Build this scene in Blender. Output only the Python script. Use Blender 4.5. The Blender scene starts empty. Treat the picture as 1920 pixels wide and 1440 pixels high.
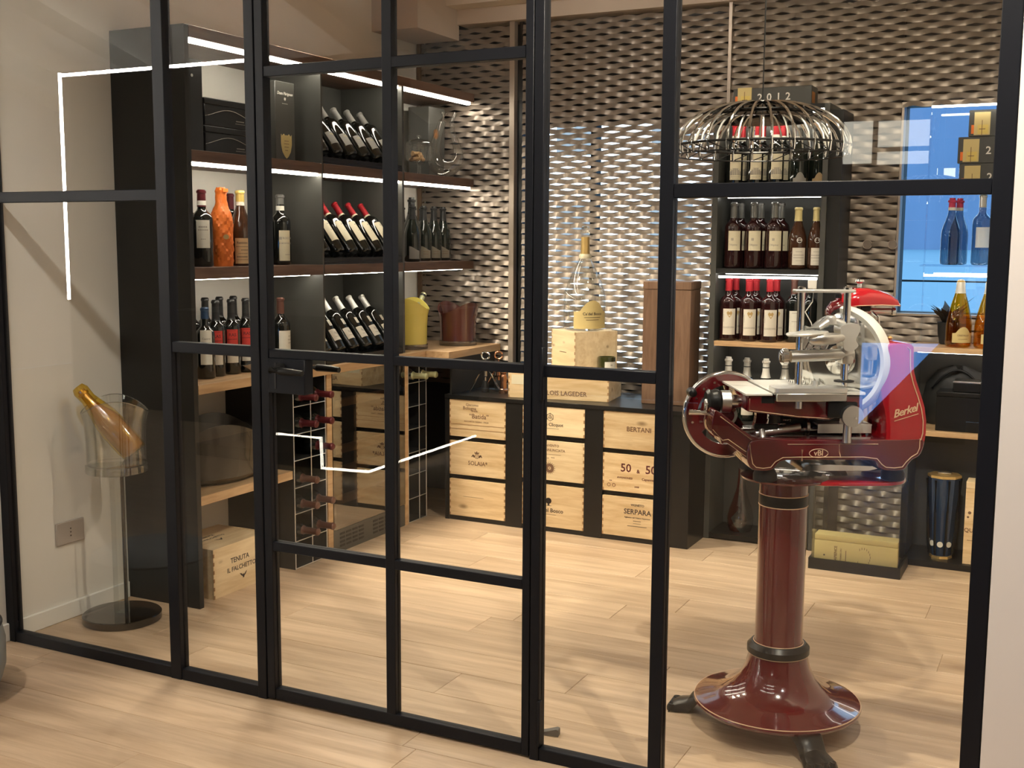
import bpy, bmesh, math, random
from mathutils import Vector, Matrix
PI = math.pi
random.seed(7)
sc = bpy.context.scene
col = sc.collection

# ---------------------------------------------------------------- camera
cam = bpy.data.objects.new('camera', bpy.data.cameras.new('camera'))
col.objects.link(cam)
YAW, PIT, ROL, FPX = -0.46270925, 0.12379167, -0.00582220, 2152.105
fw = Vector((math.sin(YAW)*math.cos(PIT), math.cos(YAW)*math.cos(PIT), -math.sin(PIT)))
r0 = Vector((math.cos(YAW), -math.sin(YAW), 0)); d0 = fw.cross(r0)
rt = r0*math.cos(ROL) + d0*math.sin(ROL); dn = -r0*math.sin(ROL) + d0*math.cos(ROL)
cam.matrix_world = Matrix(((rt.x, -dn.x, -fw.x, 3.4307), (rt.y, -dn.y, -fw.y, -2.8028), (rt.z, -dn.z, -fw.z, 1.45), (0, 0, 0, 1)))
cam.data.sensor_width = 36; cam.data.lens = FPX/1920*36
cam.data.clip_start = 0.05; cam.data.clip_end = 3000
sc.camera = cam

# ---------------------------------------------------------------- light and exposure
sc.view_settings.view_transform = 'Standard'; sc.view_settings.look = 'None'
sc.view_settings.gamma = 1; sc.view_settings.use_curve_mapping = False
sc.view_settings.exposure = 0.0
sc.cycles.max_bounces = 14; sc.cycles.transparent_max_bounces = 32; sc.cycles.transmission_bounces = 12
sc.cycles.glossy_bounces = 6; sc.cycles.diffuse_bounces = 4
sc.cycles.caustics_reflective = False; sc.cycles.caustics_refractive = False
sc.cycles.sample_clamp_indirect = 6
sc.cycles.use_denoising = True
w = bpy.data.worlds.new('dusk_sky'); sc.world = w; w.use_nodes = True
bgn = w.node_tree.nodes['Background']; bgn.inputs[0].default_value = (0.42, 0.72, 1.0, 1); bgn.inputs[1].default_value = 2.6

def spot(name, loc, aim, watts, ang, colr, size=.04, blend=.6):
    l = bpy.data.lights.new(name, 'SPOT'); l.energy = watts; l.spot_size = math.radians(ang); l.spot_blend = blend
    l.color = colr; l.shadow_soft_size = size
    o = bpy.data.objects.new(name, l); col.objects.link(o); o.location = loc
    o.rotation_euler = (Vector(aim)-Vector(loc)).to_track_quat('-Z', 'Y').to_euler()
    return o
def area(name, loc, aim, watts, sx, sy, colr):
    l = bpy.data.lights.new(name, 'AREA'); l.shape = 'RECTANGLE'; l.size = sx; l.size_y = sy; l.energy = watts; l.color = colr
    o = bpy.data.objects.new(name, l); col.objects.link(o); o.location = loc
    o.rotation_euler = (Vector(aim)-Vector(loc)).to_track_quat('-Z', 'Y').to_euler()
    return o
WARM = (1, .87, .66)
sun = bpy.data.objects.new('evening_sun', bpy.data.lights.new('evening_sun', 'SUN')); col.objects.link(sun); sun.data.energy = 9; sun.data.angle = .01; sun.data.color = (1, .98, .95)  # added sun lamp that whitens the facade behind the screen slots
sun.rotation_euler = Vector((-.35, .85, -.60)).to_track_quat('-Z', 'Y').to_euler()
# spots of both rooms; fill lamps added for brightness are marked
spot('wine_room_spot', (2.62, .55, 2.70), (2.62, .60, 0), 100, 130, WARM, .015)
spot('front_spot', (3.12, -.75, 3.0), (2.6, .9, .3), 195, 75, (1, .90, .74), .015, .3)
spot('front_spot', (.35, -1.4, 3.2), (.35, -1.35, 0), 100, 50, (1, .87, .73), .03, .5)  # added fill that brightens the front floor
spot('front_spot', (1.75, -1.4, 3.2), (1.75, -1.45, 0), 80, 50, (1, .87, .73), .03, .5)  # second added fill over the front floor
spot('front_spot', (4.1, -1.6, 3.0), (3.85, 0, 1.0), 58, 62, (1, .94, .91), .05)  # added fill that brightens the white end wall
spot('wine_room_spot', (.352, 1.05, 2.69), (1.15, 2.33, .32), 205, 62, WARM, .03)  # added lamp that brightens the crate fronts
spot('front_spot', (1.7, -1.5, 3.1), (0, .30, 1.25), 110, 42, (1, .94, .84), .03)
spot('wine_room_spot', (1.25, 1.75, 2.72), (1.2, 2.86, 1.9), 17, 120, (1, .90, .78), .03)  # added wash that lifts the top of the bronze screen
for yy in (.85, 1.5, 2.15):
    spot('wine_room_spot', (.33, yy, 2.66), (1.5, yy-.15, 0), 44, 95, WARM, .02)
spot('wine_room_spot', (2.45, 1.35, 2.70), (2.45, 2.8, 1.5), 34, 95, WARM, .03)
# front room ceiling light


# ---------------------------------------------------------------- materials
def nm(name):
    m = bpy.data.materials.new(name); m.use_nodes = True
    return m, m.node_tree, m.node_tree.nodes['Principled BSDF']
def setp(b, base=None, rough=None, metal=None, coat=None, spec=None, trans=None, ior=None, em=None, es=None):
    if base is not None: b.inputs['Base Color'].default_value = (*base, 1)
    if rough is not None: b.inputs['Roughness'].default_value = rough
    if metal is not None: b.inputs['Metallic'].default_value = metal
    if coat is not None: b.inputs['Coat Weight'].default_value = coat; b.inputs['Coat Roughness'].default_value = .04
    if spec is not None: b.inputs['Specular IOR Level'].default_value = spec
    if trans is not None: b.inputs['Transmission Weight'].default_value = trans
    if ior is not None: b.inputs['IOR'].default_value = ior
    if em is not None: b.inputs['Emission Color'].default_value = (*em, 1); b.inputs['Emission Strength'].default_value = es
def plain(name, base, rough=.5, metal=0, grain=0, gscale=60, bump=0, **k):
    """plain material with a faint procedural mottling"""
    m, t, b = nm(name); setp(b, base, rough, metal, **k)
    if grain or bump:
        tc = t.nodes.new('ShaderNodeTexCoord'); n = t.nodes.new('ShaderNodeTexNoise')
        n.inputs['Scale'].default_value = gscale; n.inputs['Detail'].default_value = 4
        t.links.new(tc.outputs['Object'], n.inputs['Vector'])
        if grain:
            mx = t.nodes.new('ShaderNodeMix'); mx.data_type = 'RGBA'
            mx.inputs['A'].default_value = (*[c*(1-grain) for c in base], 1); mx.inputs['B'].default_value = (*[min(1, c*(1+grain)) for c in base], 1)
            t.links.new(n.outputs['Fac'], mx.inputs['Factor']); t.links.new(mx.outputs['Result'], b.inputs['Base Color'])
        if bump:
            bp = t.nodes.new('ShaderNodeBump'); bp.inputs['Strength'].default_value = bump; bp.inputs['Distance'].default_value = .002
            t.links.new(n.outputs['Fac'], bp.inputs['Height']); t.links.new(bp.outputs['Normal'], b.inputs['Normal'])
    return m
def wood(name, dark, light, rough=.45, axis=0, stretch=9, scale=5, vary=.12, knots=0, knotcol=(.16, .08, .03)):
    """board with grain along one object axis; every object gets its own offset and tone"""
    m, t, b = nm(name); b.inputs['Roughness'].default_value = rough
    N, L = t.nodes, t.links
    tc = N.new('ShaderNodeTexCoord'); oi = N.new('ShaderNodeObjectInfo')
    ml = N.new('ShaderNodeMath'); ml.operation = 'MULTIPLY'; ml.inputs[1].default_value = 37.0; L.new(oi.outputs['Random'], ml.inputs[0])
    cb = N.new('ShaderNodeCombineXYZ')
    for i in range(3): L.new(ml.outputs[0], cb.inputs[i])
    ad = N.new('ShaderNodeVectorMath'); ad.operation = 'ADD'; L.new(tc.outputs['Object'], ad.inputs[0]); L.new(cb.outputs[0], ad.inputs[1])
    mp = N.new('ShaderNodeMapping'); s = [scale*stretch]*3; s[axis] = scale; mp.inputs['Scale'].default_value = s
    L.new(ad.outputs[0], mp.inputs['Vector'])
    n1 = N.new('ShaderNodeTexNoise'); n1.inputs['Scale'].default_value = 1; n1.inputs['Detail'].default_value = 6; n1.inputs['Roughness'].default_value = .65; n1.inputs['Distortion'].default_value = .35
    L.new(mp.outputs[0], n1.inputs['Vector'])
    rp = N.new('ShaderNodeValToRGB'); rp.color_ramp.elements[0].position = .36; rp.color_ramp.elements[1].position = .64
    rp.color_ramp.elements[0].color = (*dark, 1); rp.color_ramp.elements[1].color = (*light, 1); L.new(n1.outputs['Fac'], rp.inputs['Fac'])
    cur = rp.outputs['Color']
    if knots:
        mp2 = N.new('ShaderNodeMapping'); s2 = [knots*2.2]*3; s2[axis] = knots; mp2.inputs['Scale'].default_value = s2; L.new(ad.outputs[0], mp2.inputs['Vector'])
        vo = N.new('ShaderNodeTexVoronoi'); vo.inputs['Scale'].default_value = 1; L.new(mp2.outputs[0], vo.inputs['Vector'])
        kr = N.new('ShaderNodeValToRGB'); kr.color_ramp.elements[0].position = .03; kr.color_ramp.elements[0].color = (.7, .7, .7, 1)
        kr.color_ramp.elements[1].position = .12; kr.color_ramp.elements[1].color = (0, 0, 0, 1); L.new(vo.outputs['Distance'], kr.inputs['Fac'])
        mk = N.new('ShaderNodeMix'); mk.data_type = 'RGBA'; L.new(kr.outputs['Color'], mk.inputs['Factor']); L.new(cur, mk.inputs['A']); mk.inputs['B'].default_value = (*knotcol, 1)
        cur = mk.outputs['Result']
    hs = N.new('ShaderNodeHueSaturation'); mr = N.new('ShaderNodeMapRange'); L.new(oi.outputs['Random'], mr.inputs['Value'])
    mr.inputs['To Min'].default_value = 1-vary; mr.inputs['To Max'].default_value = 1+vary*.6
    L.new(mr.outputs['Result'], hs.inputs['Value']); L.new(cur, hs.inputs['Color']); L.new(hs.outputs['Color'], b.inputs['Base Color'])
    bp = N.new('ShaderNodeBump'); bp.inputs['Strength'].default_value = .08; bp.inputs['Distance'].default_value = .002
    L.new(n1.outputs['Fac'], bp.inputs['Height']); L.new(bp.outputs['Normal'], b.inputs['Normal'])
    return m
def glassy(name, tint=(1, 1, 1), f0=.05, edge=.0, rough=0.0, power=1.0):
    """clear sheet or thin-walled glass: transparent plus a mirror share that grows towards grazing angles"""
    m = bpy.data.materials.new(name); m.use_nodes = True; t = m.node_tree; N, L = t.nodes, t.links
    N.clear(); out = N.new('ShaderNodeOutputMaterial'); lw = N.new('ShaderNodeLayerWeight'); lw.inputs['Blend'].default_value = .5
    pw = N.new('ShaderNodeMath'); pw.operation = 'POWER'; L.new(lw.outputs['Facing'], pw.inputs[0]); pw.inputs[1].default_value = 4
    mr = N.new('ShaderNodeMapRange'); L.new(pw.outputs[0], mr.inputs['Value']); mr.inputs['To Min'].default_value = f0; mr.inputs['To Max'].default_value = .9
    tr = N.new('ShaderNodeBsdfTransparent'); gl = N.new('ShaderNodeBsdfGlossy'); gl.inputs['Roughness'].default_value = rough; gl.inputs['Color'].default_value = (1, 1, 1, 1)
    if edge:
        mx = N.new('ShaderNodeMix'); mx.data_type = 'RGBA'; mx.inputs['A'].default_value = (*tint, 1); mx.inputs['B'].default_value = (*[c*(1-edge) for c in tint], 1)
        L.new(pw.outputs[0], mx.inputs['Factor']); L.new(mx.outputs['Result'], tr.inputs['Color'])
    else: tr.inputs['Color'].default_value = (*tint, 1)
    ms = N.new('ShaderNodeMixShader'); L.new(mr.outputs['Result'], ms.inputs['Fac']); L.new(tr.outputs[0], ms.inputs[1]); L.new(gl.outputs[0], ms.inputs[2])
    L.new(ms.outputs[0], out.inputs['Surface'])
    return m
def emis(name, colr, s):
    m, t, b = nm(name); setp(b, (.8, .8, .8), .5, em=colr, es=s); return m

M = {}
M['plank'] = wood('oak_plank', (.47, .33, .21), (.655, .49, .335), .42, 0, 12, 1.6, .10, knots=1.1, knotcol=(.30, .19, .11))
M['floor'] = wood('oak_floor', (.47, .35, .23), (.63, .49, .335), .45, 0, 12, 1.6, 0)
M['plaster'] = plain('white_plaster', (.76, .73, .67), .75, grain=.03, gscale=3, bump=.05)
M['plaster_cool'] = plain('pale_plaster', (.74, .70, .67), .75, grain=.03, gscale=3, bump=.05)
M['taupe'] = plain('taupe_plaster', (.50, .41, .33), .7, grain=.05, gscale=8, bump=.05)
M['taupe_light'] = plain('light_taupe_plaster', (.66, .58, .49), .7, grain=.05, gscale=8, bump=.05)
M['white_paint'] = plain('white_paint', (.80, .79, .74), .5, grain=.02, gscale=10)
M['steel_black'] = plain('black_powder_coat', (.0055, .0065, .010), .45, grain=.1, gscale=90, spec=.22)
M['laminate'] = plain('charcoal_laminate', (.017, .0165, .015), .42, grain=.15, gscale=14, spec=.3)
M['laminate_lit'] = plain('charcoal_laminate_lit', (.062, .062, .056), .38, grain=.25, gscale=9)  # paler copy of the laminate, lamp light put into its colour
M['black'] = plain('black_lacquer', (.009, .009, .009), .32, grain=.1, gscale=20, spec=.3)
M['matte_black'] = plain('matte_black', (.014, .014, .014), .6, grain=.1, gscale=20)
M['walnut'] = wood('brown_oak_edge', (.085, .045, .030), (.15, .085, .058), .5, 1, 10, 3, .1)
M['oak'] = wood('light_oak', (.42, .26, .13), (.60, .40, .22), .45, 1, 10, 3, .08)
M['oak_x'] = wood('light_oak_x', (.42, .26, .13), (.60, .40, .22), .45, 0, 10, 3, .08)
M['pine'] = wood('pine_crate', (.60, .41, .21), (.80, .62, .38), .5, 0, 9, 3.2, .16, knots=3.5)
M['pine_pale'] = wood('pale_pine_crate', (.70, .52, .30), (.86, .70, .45), .5, 0, 9, 3.2, .08, knots=5)
M['pine_end'] = plain('pine_end_grain', (.36, .20, .09), .6, grain=.2, gscale=80)
M['brown_box'] = wood('brown_box_wood', (.13, .07, .04), (.20, .115, .07), .5, 2, 10, 4, .05)
M['bronze'] = plain('bronze_expanded_metal', (.23, .188, .152), .38, .35, grain=.18, gscale=12)
M['profile'] = plain('pale_metal_profile', (.42, .35, .29), .4, .5, grain=.05, gscale=30)
M['profile_brown'] = plain('brown_metal_profile', (.16, .10, .06), .45, .4, grain=.05, gscale=30)
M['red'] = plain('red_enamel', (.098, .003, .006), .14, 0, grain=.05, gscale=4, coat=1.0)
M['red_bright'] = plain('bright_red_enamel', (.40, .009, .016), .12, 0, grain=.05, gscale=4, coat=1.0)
M['gold_line'] = plain('gold_pinstripe', (.80, .55, .36), .35, .3, grain=.05)
M['gold'] = plain('gold_foil', (.75, .52, .20), .3, .7, grain=.12, gscale=40)
M['chrome'] = plain('polished_steel', (.78, .78, .77), .09, 1, grain=.02)
M['steel'] = plain('brushed_steel', (.66, .65, .63), .28, 1, grain=.06, gscale=40)
M['alu'] = plain('satin_aluminium', (.78, .78, .76), .38, .85, grain=.04, gscale=50)
M['white_plate'] = plain('white_steel_plate', (.80, .79, .73), .25, .15, grain=.03, gscale=30)
M['glass_pane'] = glassy('pane_glass', (.985, .99, .985), .024)
M['window_glass'] = glassy('window_glass', (.93, .97, 1), .06)
M['clear'] = glassy('clear_glass', (.97, .98, .97), .09, .5)
M['clear_thick'] = glassy('thick_clear_glass', (.80, .82, .81), .20, .6)
M['acrylic'] = glassy('clear_acrylic', (.95, .96, .95), .035, .6)
M['amber'] = glassy('amber_wine_glass', (.97, .70, .16), .06, .5)
M['amber_bright'] = glassy('amber_wine', (.99, .74, .22), .05, .3)
M['ghost_blue'] = glassy('reflection_ghost_glass', (.42, .50, .56), .06, .75)  # tint that gives the stand-in bottles the look of faint reflections
M['smoke'] = glassy('smoked_acrylic', (.28, .26, .25), .10, .4)
M['yellow_ac'] = plain('yellow_acrylic', (.78, .66, .16), .2, 0, grain=.05, gscale=6, coat=.5)
M['brown_ac'] = plain('brown_acrylic', (.10, .030, .024), .15, 0, grain=.1, gscale=6, coat=.8)
M['brown_ac_in'] = plain('rust_acrylic', (.36, .075, .045), .25, 0, grain=.05, gscale=6, coat=.5)
M['bottle'] = plain('dark_bottle_glass', (.006, .007, .006), .05, 0, grain=.2, coat=.6)
M['bottle_red'] = plain('dark_wine_bottle_glass', (.020, .005, .005), .05, 0, grain=.2, coat=.6)
M['bottle_green'] = plain('green_black_bottle_glass', (.007, .010, .007), .06, 0, grain=.2, coat=.5)
M['bottle_brown'] = plain('brown_bottle_glass', (.050, .020, .010), .06, 0, grain=.2, coat=.6)
def cap(n, c, r=.35, me=.3): M[n] = plain(n, c, r, me, grain=.08, gscale=90)
cap('cap_red', (.42, .020, .028)); cap('cap_maroon', (.10, .012, .016)); cap('cap_black', (.018, .018, .018)); cap('cap_grey', (.20, .20, .19), .3, .6)
cap('cap_silver', (.55, .54, .50), .3, .7); cap('cap_white', (.72, .71, .66), .4, .2); cap('cap_cream', (.72, .60, .28), .45, .1); cap('cap_yellow', (.66, .50, .14), .4, .3)
cap('cap_orange', (.55, .20, .03), .4, .2); cap('cap_blue', (.03, .06, .12), .3, .4); cap('cap_brown', (.12, .05, .035), .35, .3); cap('cap_pink', (.50, .04, .10)); cap('cap_green', (.40, .40, .22), .4, .3)
def paper(n, c): M[n] = plain(n, c, .65, 0, grain=.04, gscale=60)
paper('paper_white', (.72, .70, .62)); paper('paper_cream', (.68, .62, .45)); paper('paper_ivory', (.66, .61, .52)); paper('paper_red', (.55, .040, .030)); paper('paper_tan', (.52, .36, .19))
paper('paper_grey', (.26, .25, .23)); paper('paper_dim', (.22, .19, .14)); paper('paper_gold', (.58, .46, .20)); M['paper_orange'] = plain('orange_tissue', (.74, .17, .02), .55, 0, grain=.25, gscale=38, bump=.9); paper('paper_blue', (.55, .62, .72))
paper('ink', (.05, .035, .03)); paper('ink_brown', (.17, .09, .05)); paper('ink_white', (.75, .73, .68)); paper('ink_gold', (.45, .30, .12)); paper('ink_red', (.10, .012, .014)); paper('ink_grey', (.32, .29, .25))
M['cork'] = plain('cork', (.50, .31, .15), .8, 0, grain=.2, gscale=120, bump=.2)
M['ceramic'] = plain('white_ceramic', (.78, .76, .71), .2, 0, grain=.02, coat=.4)
M['copper'] = plain('copper', (.60, .32, .20), .2, 1, grain=.05)
M['rubber'] = plain('black_rubber', (.012, .012, .012), .6, 0, grain=.1)
M['led'] = emis('led_warm', (1, .92, .77), 32)
M['led_cool'] = emis('led_neutral', (1, .95, .86), 14)
M['socket'] = plain('taupe_plastic', (.42, .36, .31), .4, 0, grain=.03)
M['pouf'] = plain('grey_leather', (.27, .32, .36), .45, 0, grain=.08, gscale=40, bump=.1)
M['leather'] = plain('black_leather', (.020, .020, .019), .45, 0, grain=.15, gscale=60, bump=.25)
M['lake'] = plain('lake_water', (.058, .15, .235), .6, 0, grain=.08, gscale=1.2)
M['hill'] = plain('hazy_blue_hills', (.042, .095, .19), 1, 0, grain=.2, gscale=.02)
M['facade'] = plain('white_facade', (.92, .93, .93), .8, 0, grain=.04, gscale=2)
M['grey_blind'] = plain('grey_shutter', (.18, .19, .20), .7, 0, grain=.05, gscale=5)

# ---------------------------------------------------------------- mesh helpers
def B(): return bmesh.new()
def box(bm, x0, x1, y0, y1, z0, z1):
    v = [bm.verts.new(p) for p in ((x0,y0,z0),(x1,y0,z0),(x1,y1,z0),(x0,y1,z0),(x0,y0,z1),(x1,y0,z1),(x1,y1,z1),(x0,y1,z1))]
    for f in ((3,2,1,0),(4,5,6,7),(0,1,5,4),(1,2,6,5),(2,3,7,6),(3,0,4,7)): bm.faces.new([v[i] for i in f])
    return bm
def bx(x0, x1, y0, y1, z0, z1, bev=0, seg=2):
    bm = box(B(), x0, x1, y0, y1, z0, z1)
    if bev: bevel(bm, bev, seg)
    return bm
def bevel(bm, wd, seg=2, ang=.5):
    bm.normal_update()
    es = [e for e in bm.edges if len(e.link_faces) == 2 and e.calc_face_angle(0) > ang]
    bmesh.ops.bevel(bm, geom=es, offset=wd, segments=seg, affect='EDGES', profile=.5, clamp_overlap=True)
    return bm
def frame_of(d):
    d = Vector(d).normalized(); u = Vector((0, 0, 1)) if abs(d.z) < .95 else Vector((1, 0, 0))
    a = d.cross(u).normalized(); return a, a.cross(d).normalized()
def cyl(bm, p0, p1, ra, rb=None, seg=16, caps=True):
    rb = ra if rb is None else rb; p0 = Vector(p0); p1 = Vector(p1); a, b = frame_of(p1-p0)
    R = []
    for p, r in ((p0, ra), (p1, rb)):
        R.append([bm.verts.new(p+a*(r*math.cos(2*PI*i/seg))+b*(r*math.sin(2*PI*i/seg))) for i in range(seg)])
    for i in range(seg): bm.faces.new((R[0][i], R[0][(i+1)%seg], R[1][(i+1)%seg], R[1][i]))
    if caps: bm.faces.new(R[0][::-1]); bm.faces.new(R[1])
    return bm
def lathe(bm, prof, seg=24, cx=0, cy=0, sx=1, sy=1, warp=None, caps=(True, True)):
    rows = []
    for k, (r, z) in enumerate(prof):
        row = []
        for i in range(seg):
            a = 2*PI*i/seg; x, y, zz = cx+r*sx*math.cos(a), cy+r*sy*math.sin(a), z
            if warp: x, y, zz = warp(a, k, x, y, zz)
            row.append(bm.verts.new((x, y, zz)))
        rows.append(row)
    for k in range(len(rows)-1):
        for i in range(seg):
            bm.faces.new((rows[k][i], rows[k][(i+1)%seg], rows[k+1][(i+1)%seg], rows[k+1][i]))
    if caps[0]: bm.faces.new(rows[0][::-1])
    if caps[1]: bm.faces.new(rows[-1])
    return bm
def tube(bm, pts, r, seg=8, closed=False):
    pts = [Vector(p) for p in pts]; n = len(pts); R = []
    ref = None
    for i, p in enumerate(pts):
        if closed: d = pts[(i+1)%n]-pts[i-1]
        else: d = pts[min(i+1, n-1)]-pts[max(i-1, 0)]
        d.normalize()
        if ref is None: a, b = frame_of(d)
        else:
            a = (ref-d*ref.dot(d))
            a = a.normalized() if a.length > 1e-6 else frame_of(d)[0]
            b = d.cross(a)
        ref = a; rr = r[i] if isinstance(r, (list, tuple)) else r
        R.append([bm.verts.new(p+a*(rr*math.cos(2*PI*k/seg))+b*(rr*math.sin(2*PI*k/seg))) for k in range(seg)])
    for i in range(n if closed else n-1):
        j = (i+1)%n
        for k in range(seg): bm.faces.new((R[i][k], R[i][(k+1)%seg], R[j][(k+1)%seg], R[j][k]))
    if not closed: bm.faces.new(R[0][::-1]); bm.faces.new(R[-1])
    return bm
def prism(bm, poly, c0, c1, plane='xz'):
    """extrude a 2-D outline; plane xz: along y from c0 to c1, xy: along z, yz: along x"""
    def P(u, v, c): return {'xz': (u, c, v), 'xy': (u, v, c), 'yz': (c, u, v)}[plane]
    A = [bm.verts.new(P(u, v, c0)) for u, v in poly]; D = [bm.verts.new(P(u, v, c1)) for u, v in poly]; n = len(poly)
    bm.faces.new(A); bm.faces.new(D[::-1])
    for i in range(n): bm.faces.new((A[i], D[i], D[(i+1)%n], A[(i+1)%n]))
    bmesh.ops.recalc_face_normals(bm, faces=bm.faces[:])
    return bm
def mesh(name, bm, smooth=40):
    bmesh.ops.recalc_face_normals(bm, faces=bm.faces[:])
    me = bpy.data.meshes.new(name); bm.to_mesh(me); bm.free()
    if smooth:
        me.polygons.foreach_set('use_smooth', [True]*len(me.polygons)); me.set_sharp_from_angle(angle=math.radians(smooth))
    return me
def part(name, bm, mat, parent=None, loc=(0, 0, 0), rot=(0, 0, 0), label=None, smooth=40):
    me = bm if isinstance(bm, bpy.types.Mesh) else mesh(name, bm, smooth)
    if mat is not None and not me.materials: me.materials.append(M[mat] if isinstance(mat, str) else mat)
    o = bpy.data.objects.new(name, me); col.objects.link(o)
    o.parent = parent; o.location = loc; o.rotation_euler = rot
    if label: o['label'] = label
    return o
def thing(name, label, cat, loc=(0, 0, 0), rz=0, group=None, rot=None):
    o = bpy.data.objects.new(name, None); col.objects.link(o); o.empty_display_size = .05
    o.location = loc; o.rotation_euler = rot if rot else (0, 0, rz)
    o['label'] = label; o['category'] = cat
    if group: o['group'] = group
    return o
def tag(o, label, cat, group=None):
    o['label'] = label; o['category'] = cat
    if group: o['group'] = group
    return o
def struct(name, bm=None, mat=None, parent=None, label=None, loc=(0, 0, 0), smooth=40):
    if bm is None:
        o = bpy.data.objects.new(name, None); col.objects.link(o); o.location = loc; o.parent = parent
    else: o = part(name, bm, mat, parent, loc, smooth=smooth)
    if parent is None: o['kind'] = 'structure'
    if label: o['label'] = label
    return o
def copy_of(src, loc, rot=None, label=None):
    r = src.copy(); col.objects.link(r); r.location = loc
    if rot: r.rotation_euler = rot
    if label: r['label'] = label
    for ch in list(src.children):
        c = ch.copy(); col.objects.link(c); c.parent = r
        for g in ch.children:
            d = g.copy(); col.objects.link(d); d.parent = c
    return r
_tc = {}
def text_mesh(s, size, depth=.0006, shear=0, space=1.0, align='CENTER'):
    key = (s, size, depth, shear, space, align)
    if key not in _tc:
        c = bpy.data.curves.new('lettering', 'FONT'); c.body = s; c.size = size; c.align_x = align; c.align_y = 'CENTER'
        c.extrude = depth/2; c.offset = size*.016; c.resolution_u = 2; c.shear = shear; c.space_character = space
        o = bpy.data.objects.new('lettering', c); col.objects.link(o)
        dg = bpy.context.evaluated_depsgraph_get(); me = bpy.data.meshes.new_from_object(o.evaluated_get(dg))
        bpy.data.objects.remove(o); bpy.data.curves.remove(c)
        _tc[key] = me
    return _tc[key]
def text_bm(bm, s, size, x, y, depth=.0006, shear=0, space=1.0, rot=0, sx=1, align='CENTER'):
    """add flat lettering in the xy plane of bm, centred at x, y"""
    me = text_mesh(s, size, depth, shear, space, align); n0 = len(bm.verts)
    bm.from_mesh(me); bm.verts.ensure_lookup_table(); cr, sr = math.cos(rot), math.sin(rot)
    for v in bm.verts[n0:]:
        u, k = v.co.x*sx, v.co.y; v.co.x = x+u*cr-k*sr; v.co.y = y+u*sr+k*cr
    return bm
def onto_front(bm, y):
    """lettering made in xy (x right, y up) stood upright on a face that looks towards -y at the given y"""
    for v in bm.verts: v.co = Vector((v.co.x, y-v.co.z-.0004, v.co.y))
    return bm
def around(bm, r, phi, z0):
    """wrap lettering made in xy around a cylinder about z, centred on direction phi"""
    for v in bm.verts:
        a = phi+v.co.x/r; rr = r+v.co.z+.0009; v.co = Vector((rr*math.cos(a), rr*math.sin(a), z0+v.co.y))
    return bm
# ================================================================ setting
floor = struct('floor', bx(-7.2, 5.2, -7.2, 3.05, -.06, -.003), 'floor', label='pale oak plank floor running through both rooms')
rows = 23; PW = .19; y = -1.25
rnd = random.Random(3); _pm = {}
for i in range(rows):
    x = -.62 - rnd.random()*1.2; y0 = y+i*PW
    while x < 3.95:
        L_ = rnd.choice((1.2, 1.5, 1.8)); xe = x+L_
        if L_ not in _pm: _pm[L_] = mesh('plank', bx(.0007, L_-.0007, .0007, PW-.0007, -.010, 0, .0012, 1), smooth=0)
        part('plank', _pm[L_], 'plank', floor, (x, y0, rnd.uniform(-.0004, 0)))
        x = xe
struct('wall_left', bx(-.12, 0, -.07, 3.05, 0, 3.0), 'plaster')
struct('baseboard_left', bx(0, .014, -.07, .57, 0, .066, .003, 1), 'white_paint')
struct('wall_right', bx(3.274, 5.2, -.02, .10, 0, 4.9), 'plaster_cool')
struct('wall_inner', bx(3.36, 3.46, .10, 3.05, 0, 3.0), 'plaster')
struct('wall_header', bx(-.12, 3.274, -.05, .05, 2.76, 4.9), 'plaster')
struct('wall_hall', bx(-7.2, -.12, 0, .10, 0, 4.9), 'plaster_cool')
bm = B()
W1 = (.66, 1.72, .68, 2.10); W2 = (2.625, 3.30, 1.125, 2.09)
for x0, x1, z0, z1 in ((-.12, W1[0], 0, 3.0), (W1[0], W1[1], 0, W1[2]), (W1[0], W1[1], W1[3], 3.0), (W1[1], W2[0], 0, 3.0), (W2[0], W2[1], 0, W2[2]), (W2[0], W2[1], W2[3], 3.0), (W2[1], 3.46, 0, 3.0)):
    box(bm, x0, x1, 2.95, 3.05, z0, z1)
struct('wall_back', bm, 'matte_black')
struct('ceiling', bx(0, 3.36, .05, 3.05, 2.82, 2.9), 'taupe_light')
struct('trim_1', bx(0, .28, 2.405, 2.84, 2.535, 2.82), 'taupe', label='boxed taupe ceiling beam end')
struct('trim_2', bx(.28, 3.36, 2.70, 2.95, 2.695, 2.82), 'taupe_light')
struct('trim_3', bx(.28, 3.36, 2.82, 2.95, 2.615, 2.70), 'taupe')
# front room shell with a sloping raftered roof
struct('wall_rear', bx(-7.2, 5.2, -7.3, -7.2, 0, 3.2), 'laminate')
struct('wall_far', bx(-7.3, -7.2, -7.2, .1, 0, 4.9), 'plaster_cool')
struct('wall_side', bx(5.2, 5.3, -7.2, .1, 0, 4.9), 'taupe')
roof = struct('ceiling_roof', prism(B(), [(-7.3, 2.75), (.1, 4.85), (.1, 4.95), (-7.3, 2.85)], -7.3, 5.3, 'yz'), 'white_paint')
for k in range(9):
    part('rafter', prism(B(), [(-7.2, 2.60), (.0, 4.64), (.0, 4.84), (-7.2, 2.80)], -6.4+k*1.3, -6.22+k*1.3, 'yz'), 'white_paint', roof)

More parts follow.
